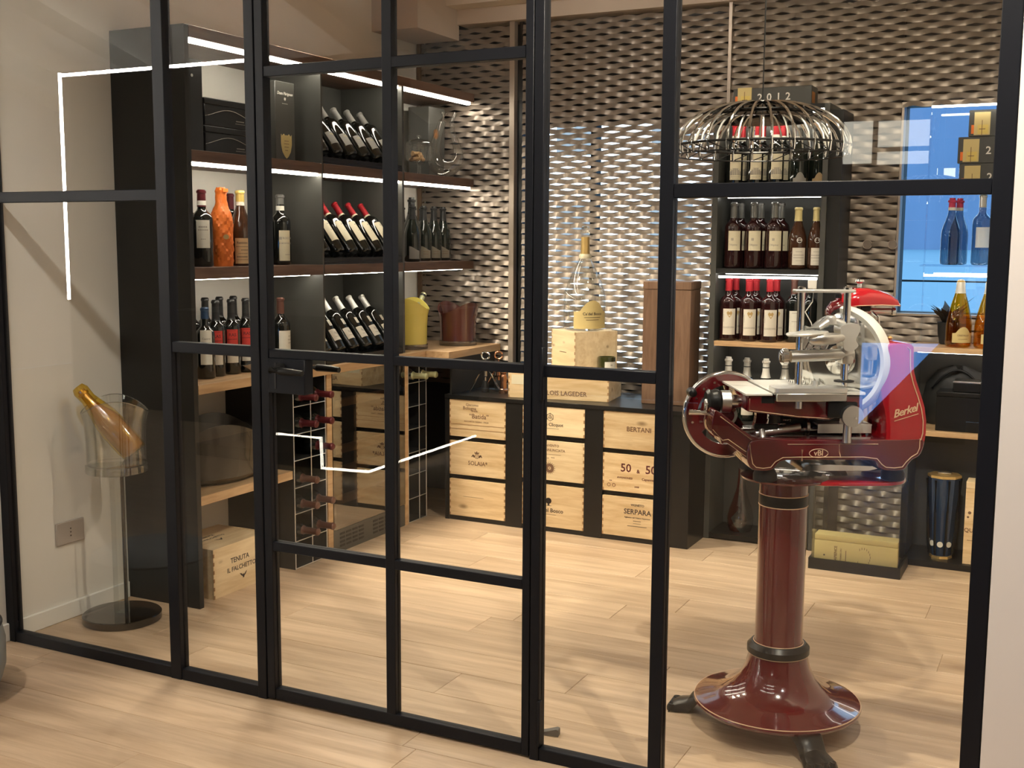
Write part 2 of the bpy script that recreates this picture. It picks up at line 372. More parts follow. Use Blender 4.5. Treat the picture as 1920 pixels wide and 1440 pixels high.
# glazed partition: black steel posts and rails with clear panes
part_wall = struct('wall_front', label='black steel framed glass partition')
def bar(name, x0, x1, z0, z1, par, d=.017): return part(name, bx(x0, x1, -d, d, z0, z1, .0018, 1), 'steel_black', par)
def pane(x0, x1, z0, z1, par): return part('glass_pane', bx(x0, x1, -.004, .004, z0, z1), 'glass_pane', par, label='clear glass pane', smooth=0)
TOP = 2.76
for x0, x1 in ((0, .041), (.779, .825), (1.143, 1.178), (2.103, 2.131), (2.454, 2.490), (3.229, 3.272)): bar('post', x0, x1, 0, TOP, part_wall, .02)
for x0, x1, z0, z1 in ((.041, .779, 0, .038), (.825, 1.143, 0, .038), (2.131, 2.454, 0, .036), (2.490, 3.229, 0, .036), (.041, .779, 1.571, 1.607), (.825, 1.143, 1.091, 1.125),
                       (2.131, 2.454, 1.087, 1.118), (2.490, 3.229, 1.560, 1.595), (.041, .779, 2.72, TOP), (.825, 1.143, 2.72, TOP), (2.131, 2.454, 2.72, TOP), (2.49, 3.229, 2.72, TOP)):
    bar('rail', x0, x1, z0, z1, part_wall, .017)
for x0, x1, zs in ((.041, .779, (.038, 1.571, 1.607, 2.72)), (.825, 1.143, (.038, 1.091, 1.125, 2.72)), (2.131, 2.454, (.036, 1.087, 1.118, 2.72)), (2.490, 3.229, (.036, 1.560, 1.595, 2.72))):
    for q in range(0, len(zs), 2): pane(x0, x1, zs[q], zs[q+1], part_wall)
for z0, z1 in ((.045, .177), (1.025, 1.168)):
    part('hinge', bx(2.128, 2.137, -.026, -.008, z0, z1, .002, 1), 'steel_black', part_wall)
door = struct('door_1', label='black steel framed glass door with lever handle')
for x0, x1 in ((1.181, 1.211), (2.076, 2.100)): bar('stile', x0, x1, .006, 2.70, door, .018)
bar('mullion', 1.626, 1.659, .042, 2.66, door, .0165)
for z0, z1 in ((.006, .042), (.488, .517), (1.093, 1.119), (1.929, 1.960), (2.66, 2.70)): bar('rail', 1.211, 2.076, z0, z1, door, .0155)
bar('transom', 1.178, 2.103, 2.715, TOP, part_wall, .017)
for z0, z1 in ((.042, .488), (.517, 1.093), (1.119, 1.929), (1.960, 2.66)):
    pane(1.211, 1.626, z0, z1, door); pane(1.659, 2.076, z0, z1, door)
lock = part('lock_box', bx(1.211, 1.348, -.022, .022, .986, 1.093, .002, 1), 'steel_black', door)
part('strike_plate', bx(1.236, 1.242, -.0235, -.0215, 1.0, 1.08), 'matte_black', lock)
def lever(s, x0):
    bm = cyl(B(), (x0, s*.022, 1.062), (x0, s*.030, 1.062), .019, seg=20); h = part('handle_rose', bm, 'black', door)
    bm = cyl(B(), (x0, s*.022, 1.062), (x0, s*.066, 1.062), .009, seg=12)
    tube(bm, [(x0-.006, s*.066, 1.062), (x0+.03, s*.068, 1.061), (x0+.075, s*.068, 1.060), (x0+.112, s*.066, 1.058)], [.0105, .0115, .0105, .0085], 10)
    part('lever_handle', bm, 'black', door, label='black lever handle')
lever(-1, 1.262); lever(1, 1.300)

# windows in the back wall
def window(name, x0, x1, z0, z1, fr=.03, dy=0, mt='matte_black'):
    wd = struct(name)
    for a in ((x0, x0+fr, z0, z1), (x1-fr, x1, z0, z1), (x0+fr, x1-fr, z0, z0+fr), (x0+fr, x1-fr, z1-fr, z1)):
        part('window_frame', bx(a[0], a[1], 2.955+dy, 3.03+dy, a[2], a[3]), mt, wd)
    part('window_pane', bx(x0+fr, x1-fr, 2.985+dy, 2.993+dy, z0+fr, z1-fr), 'window_glass', wd, smooth=0)
    return wd
w1 = window('window_1', *W1)
part('window_mullion', bx(1.02, 1.05, 2.955, 3.03, .71, 2.07), 'matte_black', w1)
window('window_2', 2.616, W2[1], W2[2]-.012, W2[3]+.008, .010, -.095, 'profile')

# outdoors
struct('lake', bx(-900, 1500, 3.4, 1400, -3.2, -3.0), 'lake', smooth=0)
rh = random.Random(5); prof = [(-900, -3)]
for k in range(49):
    prof.append((-900+k*50, 190+60*math.sin(k*.55)+35*math.sin(k*1.7+1)+rh.uniform(-8, 8)))
prof.append((1500, -3)); struct('hills', prism(B(), prof, 900, 1300, 'xz'), 'hill', smooth=0)
fac = struct('exterior_building', bx(-7, .95, 7.0, 7.6, -3, 7), 'facade', smooth=0)
for k in range(7):
    for q in range(4): part('shutter', bx(-5.6+k*.92, -5.22+k*.92, 6.97, 7.0, -1.2+q*1.15, -.5+q*1.15), 'grey_blind', fac, smooth=0)
tag(part('balcony_rail', tube(B(), [(1.9, 3.35, 1.262), (4.2, 3.35, 1.262)], .011, 8), 'matte_black'), 'thin black balcony rail outside the blue window', 'railing')
mp_ = thing('mooring_post', 'dark mooring post standing in the blue lake outside the window', 'post', (2.30, 10.5, -3.0))
part('pile', cyl(B(), (0, 0, 0), (0, 0, 3.5), .05, .045, 10), 'grey_blind', mp_); part('post_cap', cyl(B(), (0, 0, 3.5), (0, 0, 3.62), .07, .03, 10), 'matte_black', mp_)

# bronze expanded-metal screen on the back wall
def weave(x0, x1, z0, z1, y, P=.124, s=.0292, h=.0060, dep=.016, n=6):
    bm = B(); step = P/2/n
    k0 = math.floor(x0/step); nx = int((x1-x0)/step)+1; xs = [x0+(x1-x0)*i/nx for i in range(nx+1)]
    i0 = int(z0/s); i1 = int(z1/s)
    def g(i, x):
        u = (x/P-(i%2)*.5) % 1.0; u = min(u, 1-u)*P
        return max(0.0, 1-u/(P*.35))
    for i in range(i0, i1):
        lo, mi, hi = [], [], []
        for x in xs:
            a, b = g(i, x), g(i+1, x)
            lo.append(bm.verts.new((x, y-dep*a, i*s+h*a)))
            mi.append(bm.verts.new((x, y-dep*.45*a+dep*.1*b-.001, (i+.5)*s+h*.3*(a-b))))
            hi.append(bm.verts.new((x, y+dep*.35*b, (i+1)*s-h*b)))
        for k in range(nx):
            bm.faces.new((lo[k], lo[k+1], mi[k+1], mi[k])); bm.faces.new((mi[k], mi[k+1], hi[k+1], hi[k]))
    return bm
def screen(name, x0, x1, z0, z1, label):
    t = thing(name, label, 'wall screen', (0, 0, 0))
    o = part('woven_sheet', weave(x0, x1, z0, z1, 2.86), 'bronze', t, smooth=60); o['kind'] = 'stuff'
    return t
a_ = screen('metal_screen', .03, .588, .66, 2.61, 'narrow bronze woven metal screen behind the ends of the shelves')
part('edge_profile', bx(.006, .03, 2.845, 2.885, .66, 2.61), 'profile_brown', a_)
part('edge_profile', bx(.588, .617, 2.845, 2.885, .66, 2.615), 'profile', a_, label='pale vertical metal profile')
b_ = screen('metal_screen', .66, 1.787, .66, 2.61, 'wide bronze woven metal screen with daylight showing through its slots')
part('edge_profile', bx(.640, .66, 2.86, 2.90, .66, 2.61), 'black', b_); part('edge_profile', bx(1.787, 1.803, 2.845, 2.885, .66, 2.7), 'profile', b_, label='pale vertical metal profile')
c_ = screen('metal_screen', 1.803, 2.615, .03, 2.70, 'bronze woven metal screen behind the bottle tower')
part('backing_board', bx(2.615, 3.34, 2.888, 2.894, 2.10, 2.70), 'bronze', screen('metal_screen', 2.615, 3.34, 2.10, 2.70, 'bronze woven metal screen above the blue window'))
part('backing_board', bx(2.615, 3.34, 2.888, 2.894, .03, 1.11), 'bronze', screen('metal_screen', 2.615, 3.34, .03, 1.11, 'bronze woven metal screen below the blue window'))
part('backing_board', bx(1.803, 2.61, 2.888, 2.894, .03, 2.7), 'bronze', c_)
for xx, zz in ((2.49, 1.445), (2.605, 1.445)):
    t = thing('metal_disc', 'small round metal disc on the bronze screen, ' + ('halfway between tower and blue window' if xx < 2.55 else 'right at the edge of the blue window').replace('right ', ''), 'disc', (xx, 2.838, zz), group='discs on the bronze screen')
    part('disc_plate', cyl(B(), (0, 0, 0), (0, -.004, 0), .019, seg=20), 'bronze', t); part('disc_rim', tube(B(), [(.021*math.cos(a*PI/12), -.004, .021*math.sin(a*PI/12)) for a in range(24)], .0018, 6, True), 'profile', t)
# front room things and added glow panes that only the glass reflects
t = thing('light_panel', 'tall dark wall panel with glowing edges reflected in the glass', 'panel', (-2.8, -4.55, 0))
part('panel_board', bx(-1.78, 1.7, -.03, .03, 0, 2.83), 'laminate', t); part('led_strip', bx(-1.80, .32, -.035, -.005, 2.832, 2.862), emis('halo_led', (1, .95, .88), 420), t); part('led_strip', bx(-1.802, -1.7805, 0, .031, .92, 2.862), bpy.data.materials['halo_led'], t)
t = thing('bar_counter', 'dark bar counter with a stepped glowing base line reflected in the door', 'counter', (0, 0, 0))
part('counter_body', prism(B(), [(-1.9, .262), (-.75, .262), (-.75, .082), (-.40, .082), (-.40, .95), (-1.9, .95)], -4.35, -2.93, 'xz'), 'laminate', t)
part('counter_top', bx(-1.95, -.36, -4.40, -2.90, .95, .99), 'black', t); part('plinth', bx(-1.9, -.48, -4.3, -3.1, 0, .082), 'black', t)
part('led_strip', tube(B(), [(-1.07, -2.915, .240), (-.735, -2.915, .240), (-.728, -2.915, .052), (-.385, -2.915, .062), (-.43, -4.35, .062)], .008, 8), 'led', t)
t = thing('added_blue_pane', 'added three-cornered glowing blue pane for the reflection beside the slicer', 'window', (0, -6.0, 0))  # emissive pane added and shaped to make the blue triangular reflection
part('glow_triangle', prism(B(), [(1.955, .712), (2.494, .728), (2.067, .229), (1.955, .10)], -.02, 0, 'xz'), emis('triangle_glow', (.10, .36, .95), 9), t, smooth=0); part('glow_backing', bx(.7, 2.7, -.08, -.03, 0, .95), 'matte_black', t)
t = thing('added_cream_panes', 'added cream glowing panes for the reflection over the bronze screen', 'window', (0, -6.0, 0))  # emissive panes added to make the cream reflections in the glass
for x0, x1, z0, z1 in ((1.76, 1.965, 2.03, 2.335), (2.005, 2.36, 2.145, 2.33), (2.005, 2.36, 2.02, 2.11)): part('cream_glow', bx(x0, x1, -.01, 0, z0, z1), emis('cream_glow', (1, .95, .80), 7.5), t, smooth=0)
part('window_frame', bx(1.70, 2.42, -.05, -.015, 1.90, 2.40), 'matte_black', t)
# ================================================================ bottles
def prof_of(kind, h, r):
    n = r*.39
    if kind == 'bordeaux': q = [(0, .012), (r*.80, 0), (r*.95, .004), (r, .012), (r, .60*h), (r*.985, .635*h), (r*.88, .672*h), (r*.64, .706*h), (n*1.15, .735*h), (n, .765*h), (n*.93, .955*h), (n*1.08, .958*h), (n*1.08, .985*h), (n*.95, .99*h), (n*.85, h)]
    elif kind == 'burgundy': q = [(0, .012), (r*.8, 0), (r*.95, .004), (r, .012), (r, .46*h), (r*.96, .53*h), (r*.80, .62*h), (r*.58, .70*h), (n*1.12, .77*h), (n, .82*h), (n*.95, .955*h), (n*1.1, .96*h), (n*1.1, .99*h), (n*.9, h)]
    else: q = [(0, .016), (r*.78, 0), (r*.95, .004), (r, .016), (r, .44*h), (r*.97, .50*h), (r*.84, .58*h), (r*.62, .66*h), (n*1.15, .74*h), (n*.95, .80*h), (n*.86, .93*h), (n*1.1, .935*h), (n*1.12, .965*h), (n*.8, .97*h), (n*.75, h)]
    return q
_bc = {}
def r_at(q, z):
    for (ra, za), (rb, zb) in zip(q, q[1:]):
        if za <= z <= zb and zb > za: return ra+(rb-ra)*(z-za)/(zb-za)
    return q[-1][0]
def body_mesh(kind, h, r, mat, neck0, seg=22):
    k = (kind, h, r, mat)
    if k not in _bc:
        me = mesh('glass_body', lathe(B(), prof_of(kind, h, r), seg), 50); me.materials.append(M[mat]); _bc[k] = me
    return _bc[k]
def cap_mesh(kind, h, r, mat, c0):
    k = ('cap', kind, h, r, mat, c0)
    if k not in _bc:
        q = prof_of(kind, h, r); top = 1.002*h
        zs = sorted({c0*h} | {z for _, z in q if z > c0*h}); pr = [(r_at(q, z)+.0009, z) for z in zs]
        pr.append((pr[-1][0]*.9, top)); me = mesh('capsule', lathe(B(), pr, 18), 50); me.materials.append(M[mat]); _bc[k] = me
    return _bc[k]
def label_mesh(r, z0, z1, half, mat, top='flat'):
    k = ('lab', r, z0, z1, half, mat, top)
    if k not in _bc:
        bm = B(); n = 12; lo, hi = [], []
        for i in range(n+1):
            a = -half+2*half*i/n; u = a/half; rr = r+.0006
            zt = z1 if top == 'flat' else (z1-(z1-z0)*.40*min(1, (abs(u)*1.45)**2) if top == 'crest' else z1-(z1-z0)*.35*(.5-.5*math.cos(PI*(u+1)/2)))
            lo.append(bm.verts.new((rr*math.cos(a), rr*math.sin(a), z0))); hi.append(bm.verts.new((rr*math.cos(a), rr*math.sin(a), zt)))
        for i in range(n): bm.faces.new((lo[i], lo[i+1], hi[i+1], hi[i]))
        me = mesh('paper_label', bm, 60); me.materials.append(M[mat]); _bc[k] = me
    return _bc[k]
def print_mesh(key, r, zc, fn, mat):
    k = ('print', key, r, zc, mat)
    if k not in _bc:
        bm = B(); fn(bm); around(bm, r, 0, zc); me = mesh('label_print', bm, 0); me.materials.append(M[mat]); _bc[k] = me
    return _bc[k]
def lines(bm, rows):
    """print too small to read: short dashes (x, y, width, height)"""
    for x, y, ww, hh in rows:
        n = max(1, int(ww/.006))
        for i in range(n): box(bm, x-ww/2+ww*i/n, x-ww/2+ww*(i+.72)/n, y-hh/2, y+hh/2, 0, .0003)
    return bm
def bottle(label, loc, kind='bordeaux', h=.30, r=.0375, glass='bottle', cap='cap_black', c0=.78, lab=None, pr=None, neck=None, face=-.7, group=None, rot=None, extra=None):
    """lab: (z0, z1, half angle, paper, top shape); pr: list of (key, zc, fn, ink); neck: (z0, z1, material) band"""
    t = thing('wine_bottle', label, 'bottle', loc, face, group, rot)
    part('glass_body', body_mesh(kind, h, r, glass, c0), None, t)
    if cap: part('capsule', cap_mesh(kind, h, r, cap, c0), None, t)
    if lab:
        o = part('paper_label', label_mesh(r, lab[0], lab[1], lab[2], lab[3], lab[4] if len(lab) > 4 else 'flat'), None, t)
        for key, zc, fn, ink in (pr or ()): part('label_print', print_mesh(key, r, zc, fn, ink), None, o)
    if neck:
        k = ('neck', kind, h, r, neck)
        if k not in _bc:
            q = prof_of(kind, h, r); me = mesh('neck_band', lathe(B(), [(r_at(q, z)+.0013, z) for z in (neck[0]*h, (neck[0]+neck[1])/2*h, neck[1]*h)], 18, caps=(False, False)), 50); me.materials.append(M[neck[2]]); _bc[k] = me
        part('neck_band', _bc[k], None, t)
    return t
dash = lambda *rows: (lambda bm: lines(bm, rows))
def words_(*rows):
    def f(bm):
        for s, size, x, y in rows: text_bm(bm, s, size, x, y, .0003)
    return f
def both(*fs):
    def f(bm):
        for q in fs: q(bm)
    return f

def rebase(t, loc):
    t.location = loc
    for c in t.children: c.location = Vector(c.location)-Vector(loc)
    return t

# ================================================================ shelving on the white wall
sh = thing('wine_shelving', 'tall charcoal wine shelving with brown shelves and glowing strips along the white wall', 'shelving')
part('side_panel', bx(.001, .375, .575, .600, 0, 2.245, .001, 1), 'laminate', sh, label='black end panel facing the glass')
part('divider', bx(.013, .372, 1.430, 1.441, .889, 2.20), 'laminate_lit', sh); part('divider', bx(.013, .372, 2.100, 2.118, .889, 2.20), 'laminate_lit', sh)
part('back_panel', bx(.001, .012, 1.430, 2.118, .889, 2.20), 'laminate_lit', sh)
part('top_board', bx(.001, .378, .6005, 2.835, 2.20, 2.245, .001, 1), 'walnut', sh)
for y0, y1 in ((.601, 1.4295), (1.4415, 2.0995), (2.1185, 2.835)):
    for zt in (1.787, 1.341):
        s_ = part('shelf_board', bx(.013 if 1.4 < y0 < 2 else .002, .375, y0, y1, zt-.044, zt, .001, 1), 'walnut', sh)
        part('led_strip', bx(.338, .360, y0+.006, y1-.012, zt-.057, zt-.0445) if zt > 1.5 else bx(.30, .315, y0+.01, y1-.02, zt-.049, zt-.0445), 'led', s_)
    part('led_strip', bx(.338, .360, y0+.006, y1-.012, 2.187, 2.1995), 'led', sh)
rebase(sh, (.19, 1.7, 0))
t = thing('oak_worktop', 'light oak worktop running under the shelving and over the wine cooler', 'worktop')
part('worktop_board', prism(B(), [(.002, .602), (.375, .602), (.375, 1.19), (.41, 1.19), (.41, 2.26), (.545, 2.26), (.545, 2.835), (.002, 2.835)], .851, .887, 'xy'), 'oak', t)
rebase(t, (.2, 1.7, .851))
t = thing('oak_shelf', 'short light oak shelf low between the end panel and the bottle rack', 'shelf', (0, 0, 0))
part('shelf_board', bx(.002, .372, .602, 1.186, .410, .447, .001, 1), 'oak', t); rebase(t, (.19, .9, .41))

# racks under the worktop
def rack(y0, y1, mid, label, post):
    t = thing('bottle_rack', label, 'rack')
    part('side_panel', bx(.002, .372, y0, y0+.006, 0, .849), 'laminate', t); part('side_panel', bx(.002, .372, y1-.006, y1, 0, .849), 'matte_black', t); part('back_panel', bx(.002, .010, y0+.006, y1-.006, 0, .849), 'matte_black', t)
    for yy in (y0+.004, mid, y1-.006): part('grid_wire', cyl(B(), (.374, yy, .002), (.374, yy, .847), .0022, seg=6), 'alu', t)
    for zz in (.004, .126, .25, .366, .488, .605, .727):
        part('grid_wire', cyl(B(), (.374, y0+.004, zz), (.374, y1-.004, zz), .0022, seg=6), 'alu', t)
        for yy in (mid,): part('bottle_rest', bx(.012, .372, y0+.006, y1-.006, zz-.002, zz), 'matte_black', t)
    if post: part('oak_post', bx(.33, .378, post[0], post[1], 0, .849), 'oak', t, label='light oak upright')
    return rebase(t, (.19, (y0+y1)/2, 0))
rack(1.190, 1.434, 1.318, 'dark wire grid rack with red capped bottles beside the low oak shelf', (1.436, 1.474))
rack(2.137, 2.325, 2.249, 'dark wire grid rack holding two green capped bottles beside the crate cabinet', (2.104, 2.134))
# (row from the top, column) of the bottles whose necks stick out of the racks
for rz_, (cA, cB) in ((.767, (1, 1)), (.650, (1, 1)), (.532, (0, 1)), (.402, (1, 0)), (.287, (1, 1)), (.167, (1, 1))):
    rown = {.767: 'top row', .650: 'second row', .532: 'third row', .402: 'fourth row', .287: 'fifth row', .167: 'bottom row'}[rz_]
    for k, (on, yy) in enumerate(((cA, 1.257), (cB, 1.374))):
        if on: bottle(f'red capped bottle in the wire rack, {rown}, {("column by the low oak shelf", "column by the oak upright")[k]}', (.155, yy, rz_), cap='cap_maroon' if rz_ > .5 else 'cap_brown', c0=.72, rot=(0, PI/2, 0), group='red capped bottles lying in the wire rack')
for k, yy in enumerate((2.196, 2.292)): bottle(f'green capped bottle lying in the small rack, {("by the wine cooler", "by the crate cabinet")[k]}', (.155, yy, .764), cap='cap_green', c0=.72, glass='bottle_green', rot=(0, PI/2, 0), group='green capped bottles lying in the small rack')

# wine cooler with a dark glass door
t = thing('wine_cooler', 'built-in wine cooler with a dark glass door and a grille at its foot', 'wine cooler')
y0, y1 = 1.478, 2.100
for a in ((.002, .37, y0, y0+.02, 0, .849), (.002, .37, y1-.02, y1, 0, .849), (.002, .37, y0+.02, y1-.02, .83, .849), (.002, .37, y0+.02, y1-.02, .11, .125), (.002, .012, y0+.02, y1-.02, .125, .83)): part('cabinet_panel', bx(*a), 'matte_black', t)
part('glass_door', bx(.372, .380, y0, y1, .112, .847), glassy('cooler_glass', (.50, .46, .42), .16), t, label='dark mirror-like glass door', smooth=0)
part('door_frame', bx(.366, .3715, y0, y0+.03, .112, .847), 'black', t); part('door_frame', bx(.366, .3715, y1-.03, y1, .112, .847), 'black', t); part('door_frame', bx(.366, .3715, y0, y1, .80, .847), 'black', t)
for zz in (.68, .46, .36, .22): part('oak_slat', bx(.33, .36, y0+.03, y1-.03, zz, zz+.035), 'oak', t); 
g_ = part('base_grille', bx(.36, .376, y0, y1, 0, .108), 'laminate_lit', t, label='dark ventilation grille')
for k in range(2):
    for q in range(4):
        for r_ in range(4): part('vent_slot', bx(.3755, .3775, y0+.05+k*.28+q*.052, y0+.09+k*.28+q*.052, .024+r_*.019, .034+r_*.019), 'matte_black', g_)
rebase(t, (.19, 1.79, 0))

# ---- bottles and boxes on the shelves
LF = -.75
bottle('tall dark bottle with white label and maroon capsule beside the orange wrapped bottle', (.25, .788, 1.341), h=.305, r=.044, cap='cap_maroon', lab=(.075, .185, .62, 'paper_white'), pr=[('a', .14, dash((0, .018, .034, .006), (0, .006, .04, .004), (0, -.03, .02, .003)), 'ink_grey')], neck=(.80, .86, 'paper_white'), face=LF)
bottle('orange capsuled dark bottle standing behind the maroon one on the middle shelf', (.115, .862, 1.341), h=.30, r=.038, cap='cap_orange', face=LF)
t = thing('wrapped_bottle', 'bottle wrapped in crinkled orange paper on the middle shelf', 'bottle', (.25, .905, 1.341))
rr_ = random.Random(2)
def crink(a, k, x, y, z):
    q = 1 if k > 1 else .3
    s = 1+q*(.035*math.sin(3*a+k*.9)+.04*math.sin(7*a-k*1.7)+.035*math.sin(12*a+k*2.6)+.03*math.sin(19*a-k*3.1)); return x*s, y*s, z+q*.0025*math.sin(5*a+k)
rad_ = ((0, .0425), (.20, .0445), (.60, .0435), (.68, .039), (.75, .028), (.82, .0225), (.92, .0215), (.955, .0245), (1.0, .017))
def rw(u):
    for (a, b), (c, d) in zip(rad_, rad_[1:]):
        if a <= u <= c: return b+(d-b)*(u-a)/(c-a)
part('paper_wrap', lathe(B(), [(rw(q/26), .318*q/26) for q in range(27)], 60, warp=crink), 'paper_orange', t, smooth=18)
part('paper_twist', prism(B(), [(-.004, -.012), (.026, -.016), (.034, .004), (.014, .013), (-.008, .012)], .300, .314, 'xy'), 'paper_orange', t)
part('seal_sticker', around(prism(B(), [(.012*math.cos(a*PI/8), .010*math.sin(a*PI/8)) for a in range(16)], 0, .0006, 'xy'), .047, -.5, .12), 'ink_gold', t)
bottle('dark bottle with yellow capsule and tan label beside the orange wrapped one', (.25, 1.022, 1.341), 'burgundy', h=.312, r=.045, cap='cap_yellow', c0=.85, glass='bottle_brown', lab=(.010, .115, .66, 'paper_tan'), neck=(.80, .85, 'paper_white'), pr=[('b', .06, both(words_(('Recioto', .014, 0, .036)), dash((0, .02, .05, .002), (.01, .006, .03, .003), (.004, -.008, .04, .002), (0, -.022, .044, .004), (0, -.034, .05, .002))), 'ink')], face=LF)
bottle('maroon capped dark bottle behind the yellow capsuled one on the middle shelf', (.115, 1.120, 1.341), h=.305, r=.04, cap='cap_maroon', face=LF)
bottle('dark bottle with blue label partly hidden by the door post on the middle shelf', (.25, 1.128, 1.341), h=.30, r=.044, cap='cap_blue', lab=(.10, .17, .6, 'cap_blue'), face=LF)
bottle('lone dark bottle with pale label and pink seal beside the divider on the middle shelf', (.25, 1.288, 1.341), h=.305, r=.045, cap='cap_grey', c0=.86, lab=(.018, .150, .60, 'paper_cream'), neck=(.775, .84, 'paper_white'), pr=[('c', .10, both(words_(('ROCCA', .014, .012, .016), ('di MONTALTO', .0095, .004, -.006)), dash((.014, -.055, .03, .003), (-.02, .016, .012, .012))), 'ink_grey')], face=-.45)
cg = 'dark bottles standing on the oak worktop'
bottle('dark bottle with white label and blue capsule on the worktop next to the end panel', (.24, .800, .887), h=.29, r=.039, cap='cap_blue', c0=.84, lab=(.06, .20, .62, 'paper_white'), pr=[('d', .155, words_(('Castro', .012, 0, .01)), 'ink_grey')], face=LF, group=cg)
redp = [('e', .155, both(words_(('RAS', .018, 0, .012)), dash((0, .03, .03, .002), (0, -.006, .04, .003))), 'ink_red'), ('e2', .085, dash((0, 0, .05, .004), (0, -.01, .04, .002)), 'ink_red')]
for k, (xx, yy) in enumerate(((.22, .888), (.22, .984), (.22, 1.078))):
    t = bottle(('red labelled bottle on the worktop beside the white labelled one', 'red labelled bottle in the middle of three on the worktop', 'red labelled bottle on the worktop in front of the white dish')[k], (xx, yy, .887), h=.315, r=.0375, cap='cap_black', c0=.73, lab=(.105, .19, .64, 'paper_red'), pr=redp[:1], face=LF, group=cg)
    part('paper_label', label_mesh(.0375, .05, .104, .64, 'paper_ivory'), None, t)
for k, (xx, yy, dsc) in enumerate(((.115, .945, 'behind the first red labelled bottle'), (.115, 1.035, 'behind the middle red labelled bottle'), (.115, 1.125, 'behind the last red labelled bottle'), (.115, .862, 'in the back row next to the end panel'))):
    bottle(f'black capsuled bottle {dsc} on the worktop', (xx, yy, .887), h=.32, r=.0375, cap='cap_black', c0=.73, face=LF, group=cg)
bottle('dark bottle with white label and brown capsule by the door post on the worktop', (.22, 1.163, .887), h=.318, r=.0375, cap='cap_brown', c0=.75, lab=(.06, .17, .6, 'paper_white'), face=LF, group=cg)
bottle('lone bottle with brown capsule and white label beside the divider on the worktop', (.24, 1.29, .887), h=.31, r=.042, cap='cap_brown', c0=.77, lab=(.05, .165, .80, 'paper_white'), pr=[('f', .11, dash((.02, .03, .02, .003), (.02, .015, .024, .003), (.02, 0, .02, .003)), 'ink_grey')], face=-.3, group=cg)
t = thing('ceramic_dish', 'white wavy ceramic dish on the oak worktop', 'dish', (.268, 1.122, .887))
def wavy(a, k, x, y, z): return x, y, z+(.006*math.sin(4*a) if k in (3, 4) else 0)
part('dish_bowl', lathe(B(), [(0, .0), (.045, 0), (.055, .004), (.092, .036), (.088, .037), (.050, .008), (0, .006)], 32, warp=wavy, caps=(False, False)), 'ceramic', t)

# three tilted racks of six
def tilted(z, cap, lab, rown, neck=None, glass='bottle', pr=None, c0=.72):
    tr_ = thing('display_rack', f'black sloping rack for six bottles on the {rown}', 'rack', (.012, 1.4415, z), group='sloping bottle racks in the dark bay')
    part('rack_back', prism(B(), [(.03, .012), (.36, .012), (.36, .0), (.01, 0), (.01, .20)], .004, .654, 'xz'), 'black', tr_); part('front_stop', bx(.349, .359, .004, .654, .0125, .03), 'black', tr_)
    ords = ('first', 'second', 'third', 'fourth', 'fifth', 'last')
    for k in range(6):
        bottle(f'{ords[k]} bottle from the partition on the sloping rack of the {rown}', (.330, 1.497+.1115*k, z+.046), h=.30, r=.0375, glass=glass, cap=cap, c0=c0, lab=lab, neck=neck, pr=pr, rot=(0, math.radians(-37), -.0), group=f'bottles on the sloping rack of the {rown}')
tilted(1.787, 'cap_silver', (.045, .110, .85, 'paper_grey'), 'top shelf', pr=[('g', .075, both(dash((0, .02, .03, .003)), lambda bm: box(bm, -.034, .034, -.031, -.022, 0, .0003)), 'paper_gold')], c0=.76)
tilted(1.341, 'cap_red', (.055, .165, .85, 'paper_cream'), 'middle shelf', neck=(.735, .765, 'paper_cream'), pr=[('h', .11, dash((0, .036, .012, .006), (0, .0, .01, .003)), 'ink_grey')], c0=.765)
tilted(.887, 'cap_white', (.045, .105, .80, 'paper_ivory'), 'worktop', neck=(.75, .80, 'cap_white'), pr=[('i', .075, both(words_(('Rp', .018, 0, .008)), dash((0, -.012, .03, .003))), 'ink_grey'), ('i2', .14, lambda bm: box(bm, -.010, .010, -.016, .016, 0, .0004), 'paper_ivory')], c0=.80)

# boxes on the top shelf
t = thing('gift_box', 'narrow black upright box next to the end panel on the top shelf', 'box', (.20, .717, 1.787))
part('box_body', bx(-.10, .10, -.038, .038, 0, .353, .002, 1), 'black', t); part('magnet_dot', cyl(B(), (.10, -.02, .29), (.1012, -.02, .29), .006, seg=10), 'steel', t)
for k in range(2):
    t = thing('gift_box', ('lower flat black box of the stacked pair on the top shelf', 'upper flat black box of the stacked pair on the top shelf')[k], 'box', (.19, .915, 1.787+.1085*k), group='flat black boxes stacked on the top shelf')
    part('box_body', bx(-.11, .11, -.15, .15, 0, .083, .002, 1), 'black', t); part('box_lid', bx(-.111, .111, -.151, .151, .0832, .1075, .002, 1), 'black', t)
    part('curved_line', tube(B(), [(.1115, -.15+.3*i/16, .050+.018*math.sin(-.9+i*.32)) for i in range(17)], .0011, 6), 'ink_grey', t)
    bm = lines(B(), [(0, .004, .05, .004), (0, -.006, .06, .002)])
    for v in bm.verts: v.co = Vector((.1103+v.co.z, .06+v.co.x, .026+v.co.y))
    part('box_print', bm, 'ink_grey', t, smooth=0)
t = thing('gift_box', 'tall dark champagne gift box with gold shield beside the divider', 'box', (.235, 1.271, 1.787))
part('box_body', bx(-.065, .065, -.067, .067, 0, .335, .002, 1), 'laminate_lit', t)
def on_x(bm, x, yc, zc):
    for v in bm.verts: v.co = Vector((x+v.co.z, yc+v.co.x, zc+v.co.y))
    return bm
sh_pts = [(-.036, .048), (-.030, .040), (-.018, .050), (-.006, .042), (0, .046), (.006, .042), (.018, .050), (.030, .040), (.036, .048), (.037, .006), (.028, -.026), (.012, -.046), (0, -.054), (-.012, -.046), (-.028, -.026), (-.037, .006)]
s_ = part('shield_label', on_x(prism(B(), sh_pts, .0002, .0016, 'xy'), .065, .005, .066), 'paper_gold', t, label='gold shield shaped label')
